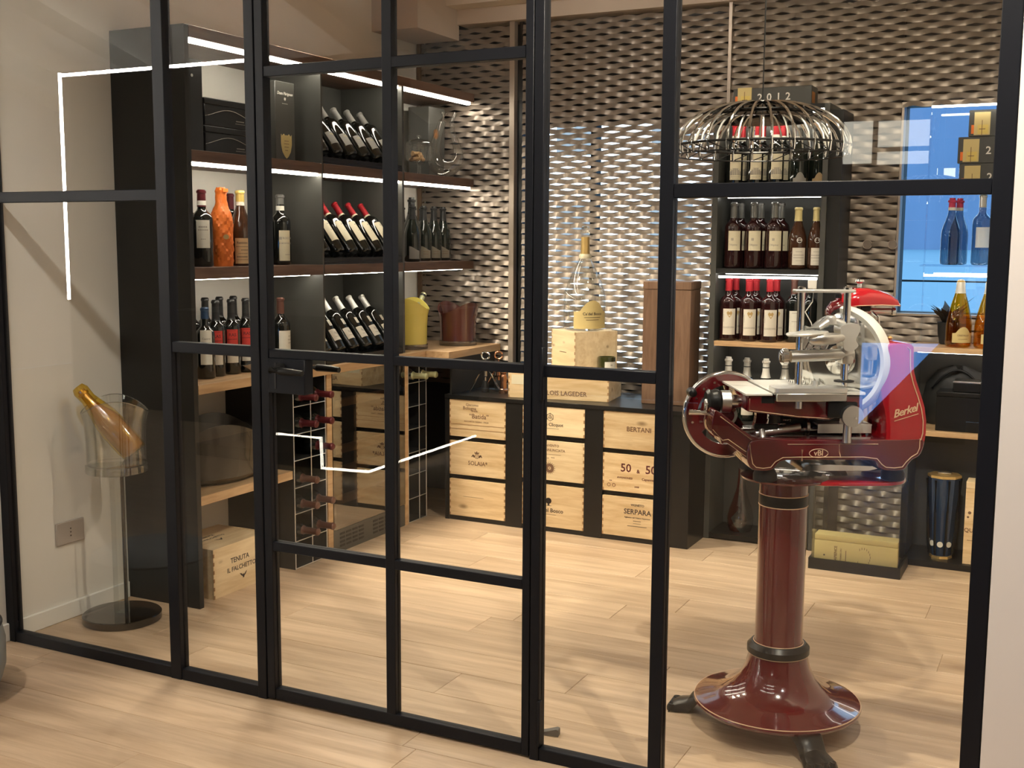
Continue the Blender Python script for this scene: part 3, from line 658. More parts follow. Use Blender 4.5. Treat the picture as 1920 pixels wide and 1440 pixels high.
part('shield_print', on_x(lines(B(), [(0, .02, .03, .003), (0, .008, .034, .003), (0, -.006, .03, .003), (0, -.02, .02, .003)]), .067, .005, .066), 'ink_brown', s_, smooth=0)
bm = text_bm(B(), 'Dom P\u00e9rignon', .018, 0, .01, .0004, .3); lines(bm, [(0, -.032, .04, .002)]); text_bm(bm, '*', .03, 0, -.018)
part('box_print', on_x(bm, .0655, .0, .275), 'ink_white', t, smooth=0)
t = thing('gift_box', 'dark grey box with an orange sun emblem behind the glass decanter', 'box', (.135, 2.735, 1.787))
part('box_body', bx(-.065, .065, -.085, .085, 0, .383, .002, 1), 'laminate_lit', t)
bm = B(); prism(bm, [(.010*math.cos(a*PI/8), .010*math.sin(a*PI/8)) for a in range(16)], 0, .0006, 'xy')
for a in range(20):
    c, s = math.cos(a*PI/10), math.sin(a*PI/10); n0 = len(bm.verts); box(bm, .012, .028, -.0012, .0012, 0, .0006); bm.verts.ensure_lookup_table()
    for v in bm.verts[n0:]: v.co.x, v.co.y = v.co.x*c-v.co.y*s, v.co.x*s+v.co.y*c
part('sun_emblem', on_x(bm, .0655, -.01, .24), 'cap_orange', t, smooth=0)

# glass jar of corks
t = thing('cork_jar', 'footed glass jar half filled with corks on the top shelf', 'jar', (.235, 2.49, 1.787))
part('foot_stem', lathe(B(), [(.040, 0), (.040, .004), (.012, .010), (.009, .03), (.009, .062), (.030, .070)], 20), 'clear', t)
part('jar_bowl', lathe(B(), [(.030, .072), (.062, .080), (.069, .095), (.070, .150), (.066, .162)], 28, caps=(True, False)), 'clear', t)
part('jar_lid', lathe(B(), [(.070, .164), (.070, .172), (.058, .186), (.014, .194), (.008, .198), (.012, .206), (.010, .214), (.003, .217)], 28), 'clear', t)
rc = random.Random(9)
for k in range(14):
    a = rc.uniform(0, 6.28); q = rc.uniform(0, .042); zz = .090+.013*(k//5)+rc.uniform(0, .004); d = Vector((rc.uniform(-1, 1), rc.uniform(-1, 1), rc.uniform(-.25, .25))).normalized()*.019
    p_ = Vector((q*math.cos(a), q*math.sin(a), zz)); o = tag(part('wine_cork', cyl(B(), -d, d, .0105, seg=10), 'cork', loc=Vector((.235, 2.49, 1.787))+p_), 'wine cork lying in the footed glass jar', 'cork', 'corks in the glass jar')

# swan decanter
t = thing('glass_decanter', 'clear lyre-shaped glass decanter at the end of the top shelf', 'decanter', (.30, 2.665, 1.787), math.radians(27))
P_ = [(-.012, .345), (-.022, .30), (-.036, .25), (-.052, .20), (-.064, .15), (-.066, .11), (-.052, .072), (-.020, .052), (.020, .054), (.050, .076), (.064, .11), (.062, .15), (.046, .20), (.030, .25), (.030, .30), (.048, .345)]
R_ = [.024, .021, .022, .026, .034, .042, .048, .050, .047, .040, .032, .024, .018, .014, .012, .013]
part('decanter_body', tube(B(), [(x, 0, z+.0) for x, z in P_], R_, 20), 'clear', t)

# sparkling bottles at the end of the middle shelf
sg = 'dark sparkling bottles at the end of the middle shelf'
dl = lambda: [('j', .05, dash((0, .0, .03, .003), (0, -.012, .03, .003)), 'ink_brown')]
bottle('tallest dark sparkling bottle with tan label at the end bay of the middle shelf', (.20, 2.468, 1.341), 'champagne', .335, .050, 'bottle_green', 'cap_black', .74, (.015, .090, .62, 'paper_tan', 'wave'), dl(), face=LF, group=sg)
for k, yy in enumerate((2.592, 2.700, 2.800)): bottle(('dark sparkling bottle beside the tallest one at the shelf end', 'middle dark sparkling bottle of three at the shelf end', 'dark sparkling bottle standing last at the free shelf end')[k], (.20, yy, 1.341), 'champagne', .295, .044, 'bottle_green', 'cap_black', .74, (.015, .080, .66, 'paper_dim', 'wave'), dl(), face=LF, group=sg)
for k, (xx, yy) in enumerate(((.27, 2.36), (.09, 2.545), (.09, 2.66), (.09, 2.76))): bottle(('dark sparkling bottle with grey label half hidden by the divider', 'sparkling bottle in the back row behind the tallest', 'sparkling bottle in the middle of the back row', 'sparkling bottle last in the back row')[k], (xx, yy, 1.341), 'champagne', .295, .044, 'bottle_green', 'cap_black', .74, (.015, .080, .66, 'paper_grey', 'wave') if not k else None, face=LF, group=sg)

# wavy ice buckets
def bucket(label, loc, r, h, mat, inner=None, wave=.024, ph=0, sx=1, sy=1, base='clear_thick', cat='ice bucket', lobes=2):
    t = thing('ice_bucket', label, cat, loc)
    def wv(a, k, x, y, z): return x, y, z+(wave*math.sin(lobes*a+ph)*(1.25 if k in (4, 5) else .5 if k in (3, 6) else 0))
    part('bucket_shell', lathe(B(), [(r*.93, .026), (r*.93, .05), (r*.94, h*.5), (r*.98, h*.8), (r*1.06, h), (r*1.02, h), (r*.94, h*.8), (r*.90, h*.5), (r*.89, .030), (0, .030)], 48, warp=wv, sx=sx, sy=sy, caps=(True, False)), mat, t)
    part('clear_base', lathe(B(), [(r*.97, 0), (r*.98, .003), (r*.98, .024), (r*.95, .0255)], 40, sx=sx, sy=sy), base, t, label='thick clear base')
    return t
bucket('yellow acrylic ice bucket with a wavy rim on the worktop end', (.26, 2.345, .887), .098, .235, 'yellow_ac', ph=-2.27)
bottle('pale capsuled bottle leaning out of the yellow ice bucket', (.255, 2.283, .928), h=.325, r=.036, cap='cap_green', c0=.66, glass='bottle_green', rot=(math.radians(-42), 0, 0), neck=(.93, .99, 'cap_black'))
bucket('smoked ice bucket half hidden behind the yellow one', (.11, 2.52, .887), .085, .21, 'smoke', ph=.4)
bucket('wide dark red ice bucket with a wavy rim at the corner of the worktop', (.375, 2.66, .887), .105, .205, 'brown_ac', ph=2.27, wave=.024)

# dark bowl and crate low under the worktop
t = thing('champagne_bowl', 'large dark smoked bowl with a wavy rim on the low oak shelf', 'bowl', (.19, .915, .447))
def wv2(a, k, x, y, z): return x, y, z+(.055*math.sin(2*a+2.6) if k in (4, 5) else .03*math.sin(2*a+2.6) if k in (3, 6) else 0)
part('bowl_shell', lathe(B(), [(.06, 0), (.12, .004), (.150, .03), (.158, .10), (.162, .20), (.156, .20), (.150, .10), (.14, .035), (0, .02)], 48, sx=1, sy=1.55, warp=wv2, caps=(True, False)), plain('smoked_grey_acrylic', (.030, .027, .023), .25, coat=.5), t)

# ---- crates
def crate(label, loc, w_, d_, h_, mat='pine', rz=0, prints=(), group=None, cat='crate', side_print=None, joints=True):
    """wooden wine case; the face towards -y carries the print, w_ wide, d_ deep, h_ tall"""
    t = thing('wooden_crate', label, cat, loc, rz, group)
    x = w_/2; th = .010
    f = part('front_board', bx(-x, x, 0, th, 0, h_, .0008, 1), mat, t)
    part('side_board', bx(-x, -x+th, th+.0004, d_-th-.0004, 0, h_), mat, t); part('side_board', bx(x-th, x, th+.0004, d_-th-.0004, 0, h_), mat, t)
    part('back_board', bx(-x, x, d_-th, d_, 0, h_), mat, t); part('lid_board', bx(-x+th+.0004, x-th-.0004, th+.0004, d_-th-.0004, h_-.009, h_-.001), mat, t); part('bottom_board', bx(-x+th, x-th, th, d_-th, .001, .008), mat, t)
    if joints:
        bm = B(); n = max(4, int(h_/.016))
        for s in (-1, 1):
            for k in range(n):
                if k % 2 == 0: z0 = h_*k/n; box(bm, s*x-(.007 if s > 0 else 0), s*x+(.007 if s < 0 else 0), -.0004, .002, z0+.001, z0+h_/n-.001)
        o = part('finger_joint', bm, 'pine_end', t, label='darker end grain of the box joints', smooth=0); o['kind'] = 'stuff'
    for fn, ink in prints:
        bm = B(); fn(bm); part('stamped_print', onto_front(bm, 0), ink, f, smooth=0)
    if side_print:
        bm = B(); side_print[0](bm)
        for v in bm.verts: v.co = Vector((v.co.x, v.co.y, v.co.z+h_-.0006))
        part('stamped_print', bm, side_print[1], t, smooth=0)
    return t
def ring2(bm, x, y, r0, r1, n=24):
    for k in range(n):
        a, b = 2*PI*k/n, 2*PI*(k+1)/n
        v = [bm.verts.new((x+r*math.cos(q), y+r*math.sin(q), .0003)) for r, q in ((r0, a), (r1, a), (r1, b), (r0, b))]; bm.faces.new(v)
def disc2(bm, x, y, r, n=20): bm.faces.new([bm.verts.new((x+r*math.cos(2*PI*k/n), y+r*math.sin(2*PI*k/n), .0003)) for k in range(n)])
def poly2(bm, pts): bm.faces.new([bm.verts.new((x, y, .0003)) for x, y in pts])
def bird(bm, x, y, s):
    q = [(-1, .45), (-.55, .35), (-.2, .05), (0, .2), (.2, .05), (.6, .4), (1, .6), (.6, .0), (.25, -.25), (.12, -.6), (0, -.45), (-.15, -.6), (-.22, -.25), (-.6, -.02)]
    poly2(bm, [(x+u*s, y+v*s) for u, v in q])
crate('pale crate stamped with an eagle on the floor under the low oak shelf', (.345, .865, 0), .345, .27, .207, 'pine_pale', math.radians(90), prints=[(both(words_(('TENUTA', .030, -.01, .135), ('IL FALCHETTO', .0275, -.0, .098)), lambda bm: bird(bm, .01, .060, .024)), 'ink')], side_print=(both(words_(('TENUTA', .022, -.02, .165), ('IL FALCHETTO', .022, -.02, .135)), lambda bm: bird(bm, -.02, .095, .024)), 'ink'))
# ================================================================ crate cabinet along the back wall
t = thing('crate_cabinet', 'low black cabinet with nine wooden crates in its open cells', 'cabinet')
for x0, x1 in ((.482, .506), (.836, .929), (1.271, 1.366), (1.700, 1.806)): part('upright', bx(x0, x1, 2.33, 2.84, 0, .6395), 'black', t)
part('cabinet_top', bx(.482, 1.806, 2.325, 2.84, .640, .660, .001, 1), 'black', t)
for (x0, x1), zs in (((.506, .836), (.424, .222)), ((.929, 1.271), (.470, .243)), ((1.366, 1.700), (.434, .224))):
    for zz in zs: part('cell_shelf', bx(x0, x1, 2.345, 2.83, zz, zz+.020), 'black', t)
    part('cell_floor', bx(x0, x1, 2.335, 2.83, 0, .024), 'black', t)
part('back_panel', bx(.506, 1.70, 2.83, 2.838, .024, .6395), 'matte_black', t)
rebase(t, (1.14, 2.585, 0))
t = thing('partition_panel', 'black upright panel between the worktop end and the crate cabinet top', 'panel', (.512, 2.58, .6605))
part('panel_board', bx(-.006, .006, -.24, .24, 0, .1895), 'laminate', t)
CX = ((.671, .326), (1.100, .338), (1.533, .330)); gc = 'crates in the black cabinet'
def emb_crown(bm, x, y):
    ring2(bm, x, y, .010, .013); ring2(bm, x, y, .004, .006, 12)
    for s in (-1, 1):
        for k in range(4): disc2(bm, x+s*(.016+.004*k), y-.002+.006*math.sin(k*1.1), .0055-.0007*k, 10)
    poly2(bm, [(x-.012, y+.013), (x-.014, y+.024), (x-.006, y+.018), (x, y+.028), (x+.006, y+.018), (x+.014, y+.024), (x+.012, y+.013)])
def emb_hex(bm, x, y):
    p6 = [(x+.021*math.sin(k*PI/3), y+.021*math.cos(k*PI/3)) for k in range(6)]
    for k in range(6):
        (a, b), (c, d) = p6[k], p6[(k+1)%6]; poly2(bm, [(a, b), (c, d), (x+(c-x)*.86, y+(d-y)*.86), (x+(a-x)*.86, y+(b-y)*.86)])
    for k in range(3):
        a = k*PI*2/3; c, s = math.sin(a), math.cos(a); poly2(bm, [(x-.001*s, y+.001*c), (x+.001*s, y-.001*c), (x+.018*c+.001*s, y+.018*s-.001*c), (x+.018*c-.001*s, y+.018*s+.001*c)])
    ring2(bm, x, y, .007, .009, 12)
def emb_sun(bm, x, y):
    ring2(bm, x, y, .008, .024); ring2(bm, x, y, .001, .004, 10)
    for k in range(18):
        a = k*PI/9; c, s = math.cos(a), math.sin(a); poly2(bm, [(x+.026*c-.002*s, y+.026*s+.002*c), (x+.026*c+.002*s, y+.026*s-.002*c), (x+.033*c, y+.033*s)])
def emb_tree(bm, x, y):
    for k in range(9):
        a = k*PI/4.5; disc2(bm, x+.011*math.cos(a), y+.006+.010*math.sin(a), .0062, 10)
    ring2(bm, x, y+.006, .0, .006, 10); poly2(bm, [(x-.003, y-.004), (x+.003, y-.004), (x+.006, y-.018), (x-.006, y-.018)]); box(bm, x-.016, x+.016, y-.020, y-.018, 0, .0003)
specs = [
 (0, .4445, .192, 'pine', 'crate in the cabinet printed with a quoted brown name and a moulded lower edge', [(both(words_(('Giacomo', .020, -.030, .168), ('Bologna', .024, -.045, .150), ('Braida', .014, -.015, .137), ('\u201cBatida\u201d', .034, .010, .110), ('ROCCHETTA TANARO - ITALIA', .010, -.005, .082))), 'ink_brown'), (lambda bm: (box(bm, -.155, .155, .064, .066, 0, .0012), box(bm, -.155, .155, .040, .042, 0, .0012)), 'pine_end')]),
 (0, .2425, .178, 'pine', 'crate in the cabinet printed with a small crown crest and SOLAIA', [(both(lambda bm: emb_crown(bm, -.002, .105), words_(('SOLAIA*', .030, .003, .066))), 'ink_brown')]),
 (0, .0245, .194, 'pine', 'plain crate without large print at the bottom of the cabinet by the wine racks', [(dash((-.02, .105, .12, .002)), 'ink_brown')]),
 (1, .4905, .143, 'pine_pale', 'pale shallow crate in the cabinet with a six-sided emblem', [(both(lambda bm: emb_hex(bm, -.018, .093), words_(('Veuve Clicquot', .023, -.018, .055)), dash((-.018, .036, .10, .002))), 'ink')]),
 (1, .2635, .200, 'pine_pale', 'tall knotty crate in the cabinet with a dark sun seal under two lines of capitals', [(both(words_(('CONVENTO', .018, -.018, .176), ('ANNUNCIATA', .018, .006, .153)), dash((-.01, .132, .11, .002), (-.03, .112, .02, .004), (0, .116, .02, .004)), lambda bm: emb_sun(bm, -.018, .062)), 'ink_brown')]),
 (1, .0245, .215, 'pine', 'crate in the cabinet with a small tree emblem, lowest of its column', [(both(lambda bm: emb_tree(bm, -.022, .128), words_(("Ca\u2019del Bosco", .029, -.018, .085)), dash((-.02, .064, .08, .002))), 'ink')]),
 (2, .4545, .182, 'pine', 'crate in the cabinet branded with one burnt word in plain capitals', [(words_(('BERTANI', .032, .018, .100)), 'ink_brown')]),
 (2, .2445, .186, 'pine', 'crate in the cabinet printed with big dark numerals', [(both(words_(('50', .056, -.045, .118), ('&', .026, .018, .107), ('50', .056, .082, .118), ('AVIGNONESI', .0135, -.05, .070), ('Capannelle', .017, .075, .071), ('2008', .012, .012, .030)), dash((-.122, .052, .014, .004)), lambda bm: (ring2(bm, -.132, .030, .007, .009, 12), ring2(bm, -.106, .030, .007, .009, 12))), 'ink_red')]),
 (2, .0245, .195, 'pine', 'reddish crate in the cabinet with a vineyard name, lowest of its column', [(both(words_(('VIGNETO', .016, .018, .160), ('SERPARA', .035, .018, .126), ('Aglianico del Vulture Superiore', .0105, .018, .098)), dash((.018, .082, .04, .003), (.018, .070, .04, .002), (.018, .056, .10, .003))), 'ink')]),
]
for c, z, hh, mt, lb, pr in specs: crate(lb, (CX[c][0], 2.332, z), CX[c][1], .30, hh, mt, 0, pr, gc)
crate('long crate with burnt capitals lying on the black cabinet top', (1.085, 2.415, .6605), .525, .27, .128, 'pine', math.radians(8), [(both(words_(('ALOIS LAGEDER', .032, .035, .032)),), 'ink_brown'), (lambda bm: box(bm, -.245, -.125, .070, .118, 0, .0006), 'paper_cream'), (both(dash((-.185, .108, .06, .002), (-.185, .097, .09, .002), (-.185, .088, .09, .002))), 'ink_grey')])
crate('square pale crate standing corner-on on the long crate and carrying the huge bottle', (1.0725, 2.503, .7895), .245, .245, .213, 'pine_pale', math.radians(-37), [(dash((.0, .105, .07, .004)), 'ink_brown')])
# huge clear bottle
t = thing('giant_bottle', 'huge clear glass bottle with gold neck and cream label on the square crate', 'bottle', (1.146, 2.600, 1.003), -.75)
part('glass_body', lathe(B(), [(0, .02), (.088, 0), (.103, .006), (.106, .02), (.106, .16), (.101, .20), (.083, .25), (.055, .31), (.030, .36), (.022, .40), (.020, .48), (.024, .485), (.024, .505), (.016, .507)], 40), 'clear', t)
part('gold_neck', lathe(B(), [(.0255, .375), (.0235, .40), (.0215, .47)], 24, caps=(False, False)), 'gold', t, label='gold foil around the neck')
part('neck_seal', lathe(B(), [(.030, .362), (.033, .372), (.028, .385)], 24, caps=(False, False)), 'paper_cream', t)
part('glass_stopper', lathe(B(), [(0, .508), (.020, .509), (.022, .518), (.014, .524), (0, .526)], 20, caps=(False, False)), 'clear_thick', t)
o = part('paper_label', label_mesh(.106, .012, .155, .95, 'paper_gold', 'crest'), None, t, label='cream gold crested label')
part('label_print', print_mesh('gb', .1062, .075, both(words_(("Ca\u2019del Bosco", .020, 0, .012)), dash((0, -.006, .09, .003), (0, -.018, .07, .003))), 'ink'), None, o)
t = thing('candle_jar', 'small dark green glass jar with white label on the long crate', 'jar', (1.300, 2.530, .790), -.6)
part('glass_cup', lathe(B(), [(.040, 0), (.043, .004), (.044, .088), (.041, .088), (.040, .008), (0, .008)], 28, caps=(True, False)), plain('olive_glass', (.035, .040, .012), .08, coat=.8), t)
o = part('paper_label', label_mesh(.0442, .012, .066, .8, 'paper_white'), None, t); part('label_print', print_mesh('cj', .0444, .04, dash((0, .01, .012, .006), (0, -.008, .03, .002)), 'ink_grey'), None, o)
t = thing('tall_box', 'tall brown wooden box with a lid on the black cabinet top', 'box', (1.612, 2.60, .6605), math.radians(4))
part('box_body', bx(-.118, .118, -.10, .10, 0, .560, .002, 1), 'brown_box', t); part('box_lid', bx(-.120, .120, -.102, .102, .5615, .600, .003, 1), 'brown_box', t)
def corkscrew(label, loc, mat, rz):
    t = thing('winged_corkscrew', label, 'corkscrew', loc, rz, 'corkscrews on the black cabinet top')
    part('ring_head', tube(B(), [(.021*math.cos(a*PI/10), 0, .192+.019*math.sin(a*PI/10)) for a in range(20)], .0052, 8, True), mat, t)
    part('shaft', lathe(B(), [(.004, .168), (.004, .13), (.012, .125), (.012, .085), (.007, .08), (.007, .05)], 14), mat, t)
    for s in (-1, 1): part('wing_arm', tube(B(), [(s*.010, 0, .122), (s*.03, 0, .095), (s*.066, 0, .030), (s*.082, 0, .002)], [.006, .005, .0045, .003], 8), mat, t)
    part('bell_foot', lathe(B(), [(.020, 0), (.020, .03), (.015, .045), (.012, .06)], 18), 'black', t)
corkscrew('chrome winged corkscrew standing on the black cabinet top', (.628, 2.50, .6605), 'chrome', math.radians(25))
corkscrew('copper winged corkscrew standing behind the chrome one', (.675, 2.56, .6605), 'copper', math.radians(40))
t = thing('pepper_mill', 'small copper coloured grinder beside the corkscrews', 'grinder', (.735, 2.50, .6605))
part('mill_body', lathe(B(), [(.022, 0), (.024, .004), (.024, .022), (.019, .026), (.017, .06), (.020, .085), (.014, .10)], 20), 'copper', t); part('mill_cap', lathe(B(), [(.012, .1005), (.018, .108), (.016, .122), (.004, .128)], 18), 'copper', t)

# ================================================================ bottle tower
t = thing('bottle_tower', 'tall charcoal tower of lit shelves full of bottles', 'shelving')
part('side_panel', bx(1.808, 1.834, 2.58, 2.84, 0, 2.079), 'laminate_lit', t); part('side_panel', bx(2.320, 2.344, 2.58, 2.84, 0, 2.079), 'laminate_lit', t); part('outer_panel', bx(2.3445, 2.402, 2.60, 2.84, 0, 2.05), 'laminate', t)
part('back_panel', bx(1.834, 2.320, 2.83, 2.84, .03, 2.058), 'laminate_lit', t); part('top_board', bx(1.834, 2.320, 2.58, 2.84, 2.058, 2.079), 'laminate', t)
for zt, mt in ((1.690, 'laminate'), (1.327, 'laminate'), (.979, 'oak_x'), (.590, 'laminate'), (.030, 'black')):
    s_ = part('shelf_board', bx(1.8345, 2.3195, 2.582, 2.83, max(0, zt-.024), zt), mt, t)
    if zt > .5: part('led_strip', bx(1.86, 2.30, 2.66, 2.672, zt-.029, zt-.0245), 'led_cool', s_)
    if zt == .979: part('shelf_edge', bx(1.8345, 2.3195, 2.580, 2.5818, zt-.012, zt), 'oak_x', s_)
part('led_strip', bx(1.838, 2.316, 2.588, 2.600, 2.040, 2.0575), 'led', t)
lb_ = part('glow_bar', bx(1.85, 2.315, 2.574, 2.584, 1.282, 1.292), 'led_cool', t, label='slim glowing bar with a cable standing in for a reflected lamp')  # glowing stand-in for a front room lamp mirrored in the glass
part('bar_clip', bx(2.275, 2.315, 2.572, 2.586, 1.240, 1.281, .002, 1), 'white_paint', lb_)
part('power_cable', tube(B(), [(2.30, 2.588, 1.24), (2.296, 2.592, 1.18), (2.262, 2.60, 1.13), (2.29, 2.61, 1.08), (2.315, 2.60, 1.00), (2.317, 2.60, .985)], .0025, 6), 'white_paint', lb_)
rebase(t, (2.10, 2.71, 0))
FB = -1.15
def castle(bm):
    for x0, x1, y0, y1 in ((-.020, .020, -.028, -.004), (-.012, .012, -.004, .004), (-.028, -.020, -.028, -.010), (.020, .028, -.028, -.010)):
        for k in range(5):
            xx = x0+(x1-x0)*k/5; box(bm, xx, xx+(x1-x0)*.14, y0, y1, 0, .0003)
    poly2(bm, [(-.022, -.004), (.022, -.004), (.014, .004), (-.014, .004)]); lines(bm, [(0, .040, .044, .003), (0, .030, .034, .002), (0, -.036, .044, .002), (0, -.043, .03, .002)])
def crest(bm):
    poly2(bm, [(-.014, .036), (-.007, .044), (0, .038), (.007, .044), (.014, .036), (.009, .024), (0, .012), (-.009, .024)]); disc2(bm, 0, .030, .004, 8)
ordn = ('first', 'second', 'third')
for rowk in range(2):
    wh = ('front', 'back')[rowk]
    for k in range(3):
        bottle(f'{wh} {ordn[k]} red capped bottle with castle label on the top shelf of the tower', (1.893+.098*k+.010*rowk, 2.645+.088*rowk, 1.690), h=.318, r=.0385, cap='cap_red', c0=.82, lab=(.055, .175, .72, 'paper_cream'), pr=[('k', .105, castle, 'ink_grey')], neck=(.765, .822, 'paper_white'), face=FB, group='castle label bottles on the tower top shelf')
        bottle(f'{wh} {ordn[k]} silver capped bottle with gold edged label on the second shelf of the tower', (1.897+.098*k+.010*rowk, 2.645+.088*rowk, 1.327), h=.312, r=.042, cap='cap_grey', c0=.77, glass='bottle_red', lab=(.085, .178, .72, 'paper_cream'), pr=[('l', .13, both(words_(("l'Alpino", .013, -.006, -.018)), dash((-.01, .008, .012, .012))), 'ink_grey'), ('l2', .13, lambda bm: (box(bm, -.030, .030, .040, .044, 0, .0003), box(bm, -.030, .030, -.045, -.041, 0, .0003)), 'paper_gold')], face=FB, group='silver capped bottles on the tower second shelf')
        bottle(f'{wh} {ordn[k]} red capped bottle with large pale label on the oak shelf of the tower', (1.884+.100*k+.010*rowk, 2.640+.088*rowk, .979), h=.300, r=.0425, cap='cap_red', c0=.80, glass='bottle_red', lab=(.030, .155, .74, 'paper_ivory'), pr=[('m', .10, both(crest), 'ink_gold'), ('m2', .10, both(words_(('GIARDINO', .013, .002, -.035)), lambda bm: text_bm(bm, 'RISERVA', .010, -.029, .01, .0003, rot=PI/2)), 'ink_grey')], face=FB, group='large label bottles on the tower oak shelf')
for k, xx in enumerate((2.197, 2.270)): bottle(('broad black sparkling bottle next to the castle labels on the tower top shelf', 'second black sparkling bottle with tan label at the end of the tower top shelf')[k], (xx, 2.640+.07*k, 1.690), 'champagne', .300, .046, 'bottle_green', ('cap_grey', 'cap_black')[k], .76, (.015, .085, .70, ('paper_grey', 'paper_tan')[k], 'crest'), [('n', .04, dash((0, .0, .03, .003), (0, -.012, .03, .003)), 'ink_brown')], face=FB, neck=(.80, .83, 'cap_silver') if not k else None)
for k, xx in enumerate((2.204, 2.287)): bottle(('cream capped sweet wine bottle with square label on the tower second shelf', 'cream capped sweet wine bottle beside the tower side panel')[k], (xx, 2.650, 1.327), 'burgundy', .287, .042 if not k else .036, 'bottle_brown', 'cap_cream', .78, (.020, .100, .76, 'paper_ivory'), [('o', .06, dash((0, .022, .03, .003), (0, .006, .05, .004), (0, -.006, .05, .004), (0, -.02, .03, .002)), 'ink_grey'), ('o2', .135, lambda bm: (ring2(bm, 0, 0, .010, .0125, 16), box(bm, -.012, .012, -.001, .003, 0, .0003)), 'ink_white')], face=FB, group='cream capped bottles on the tower second shelf')
bottle('brown capped bottle with white label last on the oak shelf of the tower', (2.186, 2.70, .979), h=.302, r=.040, cap='cap_brown', c0=.76, lab=(.03, .15, .7, 'paper_white'), pr=[('p', .1, dash((0, .04, .03, .003), (0, 0, .03, .003)), 'ink_grey')], face=FB)
bottle('plain dark bottle half hidden behind the slicer rods on the oak shelf', (2.268, 2.665, .979), h=.296, r=.036, cap='cap_black', c0=.80, face=FB)
for k in range(5): bottle(f'{("first", "second", "third", "fourth", "last")[k]} silver foiled sparkling bottle on the low shelf behind the slicer wheel', (1.886+.0925*k, 2.665, .590), 'champagne', .305, .043, 'bottle_green', ('cap_white', 'cap_silver')[k % 2], .70, (.03, .10, .7, 'paper_ivory'), face=FB, neck=(.855, .87, 'cap_black'), group='silver foiled bottles on the low tower shelf')
t = thing('wine_decanter', 'slender clear decanter with red streaks in the bottom of the tower', 'decanter', (1.965, 2.675, .030))
part('decanter_body', lathe(B(), [(.030, 0), (.052, .006), (.064, .04), (.064, .075), (.054, .12), (.038, .165), (.022, .22), (.016, .28), (.016, .36), (.022, .42), (.020, .42)], 32, caps=(True, False)), 'clear', t)
bm = B(); n = 14
for (a0, a1, zz) in ((-2.9, -1.7, ((.034, .004), (.053, .008), (.0632, .04), (.0632, .075), (.0535, .12), (.0375, .165), (.0215, .22), (.0155, .28), (.0155, .40))),):
    rowsv = []
    for q, (r_, z_) in enumerate(zz):
        wd = (1.0, 1.0, .55, .42, .8, .62, .5, .5, .5)[q]; c_ = -2.3-.25*(q == 3)
        rowsv.append([bm.verts.new((r_*math.cos(c_+(k/n-.5)*2*wd), r_*math.sin(c_+(k/n-.5)*2*wd), z_)) for k in range(n+1)])
    for q in range(len(rowsv)-1):
        for k in range(n): bm.faces.new((rowsv[q][k], rowsv[q][k+1], rowsv[q+1][k+1], rowsv[q+1][k]))
part('red_streak', bm, glassy('red_glass', (.80, .10, .08), .08, .3), t, label='red coloured streak in the glass')
# box with the year on top of the tower
def yearbox(label, loc, w_, d_, h_, glow=False, rz=0, digits='2 0 1 2', lx=None):
    t = thing('year_box', label, 'box', loc, rz)
    part('box_body', bx(-w_/2, w_/2, 0, d_, 0, h_, .002, 1), 'laminate_lit', t)
    lx = -w_/2+.055 if lx is None else lx
    o = part('gold_label', bx(lx-.033, lx+.033, -.0022, -.0002, -.012 if not glow else .006, .088 if h_ < .1 else h_-.01), 'paper_gold', t); part('orange_tab', bx(lx-.044, lx-.0332, -.0030, -.0002, .012, .05), 'paper_orange', o)
    part('orange_band', bx(lx-.018, lx+.026, -.0032, -.0023, .010, .05), 'cap_yellow', o); bm = B(); box(bm, lx-.0012, lx+.0012, .0, .07, 0, .0003); box(bm, lx-.012, lx+.014, .030, .033, 0, .0003); part('label_print', onto_front(bm, -.0033), 'ink_brown', o, smooth=0)
    bm = B(); text_bm(bm, digits, .047, lx+.060, h_*.46, .0006, align='LEFT', space=1.15); part('year_print', onto_front(bm, 0), 'ink_white', t, smooth=0)
    part('end_label', bx(w_/2+.0002, w_/2+.0012, .01, d_*.5, .008, .058), 'cap_orange', t)
    return t
yearbox('long black box with a year and gold label on top of the bottle tower', (2.072, 2.60, 2.0795), .366, .13, .085)

# ================================================================ cabinet under the blue window
t = thing('side_cabinet', 'low charcoal cabinet with light oak boards under the blue window', 'cabinet')
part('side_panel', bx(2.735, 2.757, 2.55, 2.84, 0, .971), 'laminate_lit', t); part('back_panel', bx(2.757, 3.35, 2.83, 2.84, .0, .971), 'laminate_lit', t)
part('oak_board', bx(2.735, 3.355, 2.545, 2.84, .972, .995, .001, 1), 'oak_x', t); part('oak_board', bx(2.7575, 3.355, 2.55, 2.83, .597, .620, .001, 1), 'oak_x', t)
part('bottom_board', bx(2.7575, 3.355, 2.55, 2.83, 0, .028), 'black', t)
part('led_strip', bx(2.77, 3.34, 2.60, 2.61, .966, .9715), 'led_cool', t)
rebase(t, (3.05, 2.69, 0))
def amber(label, loc):
    t = thing('amber_bottle', label, 'bottle', loc, -1.1, 'amber sparkling bottles on the oak board')
    q = [(0, .022), (.042, 0), (.053, .005), (.0555, .018), (.055, .095), (.050, .135), (.037, .19), (.0235, .235), (.018, .262), (.017, .292)]
    part('glass_body', lathe(B(), q, 32), 'amber', t); part('wine', lathe(B(), [(r*.93, z+.003) for r, z in q[1:8]], 32), 'amber_bright', t)
    part('foil_cap', lathe(B(), [(.0235, .238), (.0195, .262), (.0185, .285), (.012, .298), (.002, .300)], 24), 'cap_white', t)
    part('paper_label', label_mesh(.0556, .022, .092, .85, 'paper_gold', 'crest'), None, t); part('label_print', print_mesh('am', .0558, .05, both(words_(('CRISTALLO', .010, 0, .004)), dash((0, -.012, .04, .002))), 'ink_brown'), None, t)
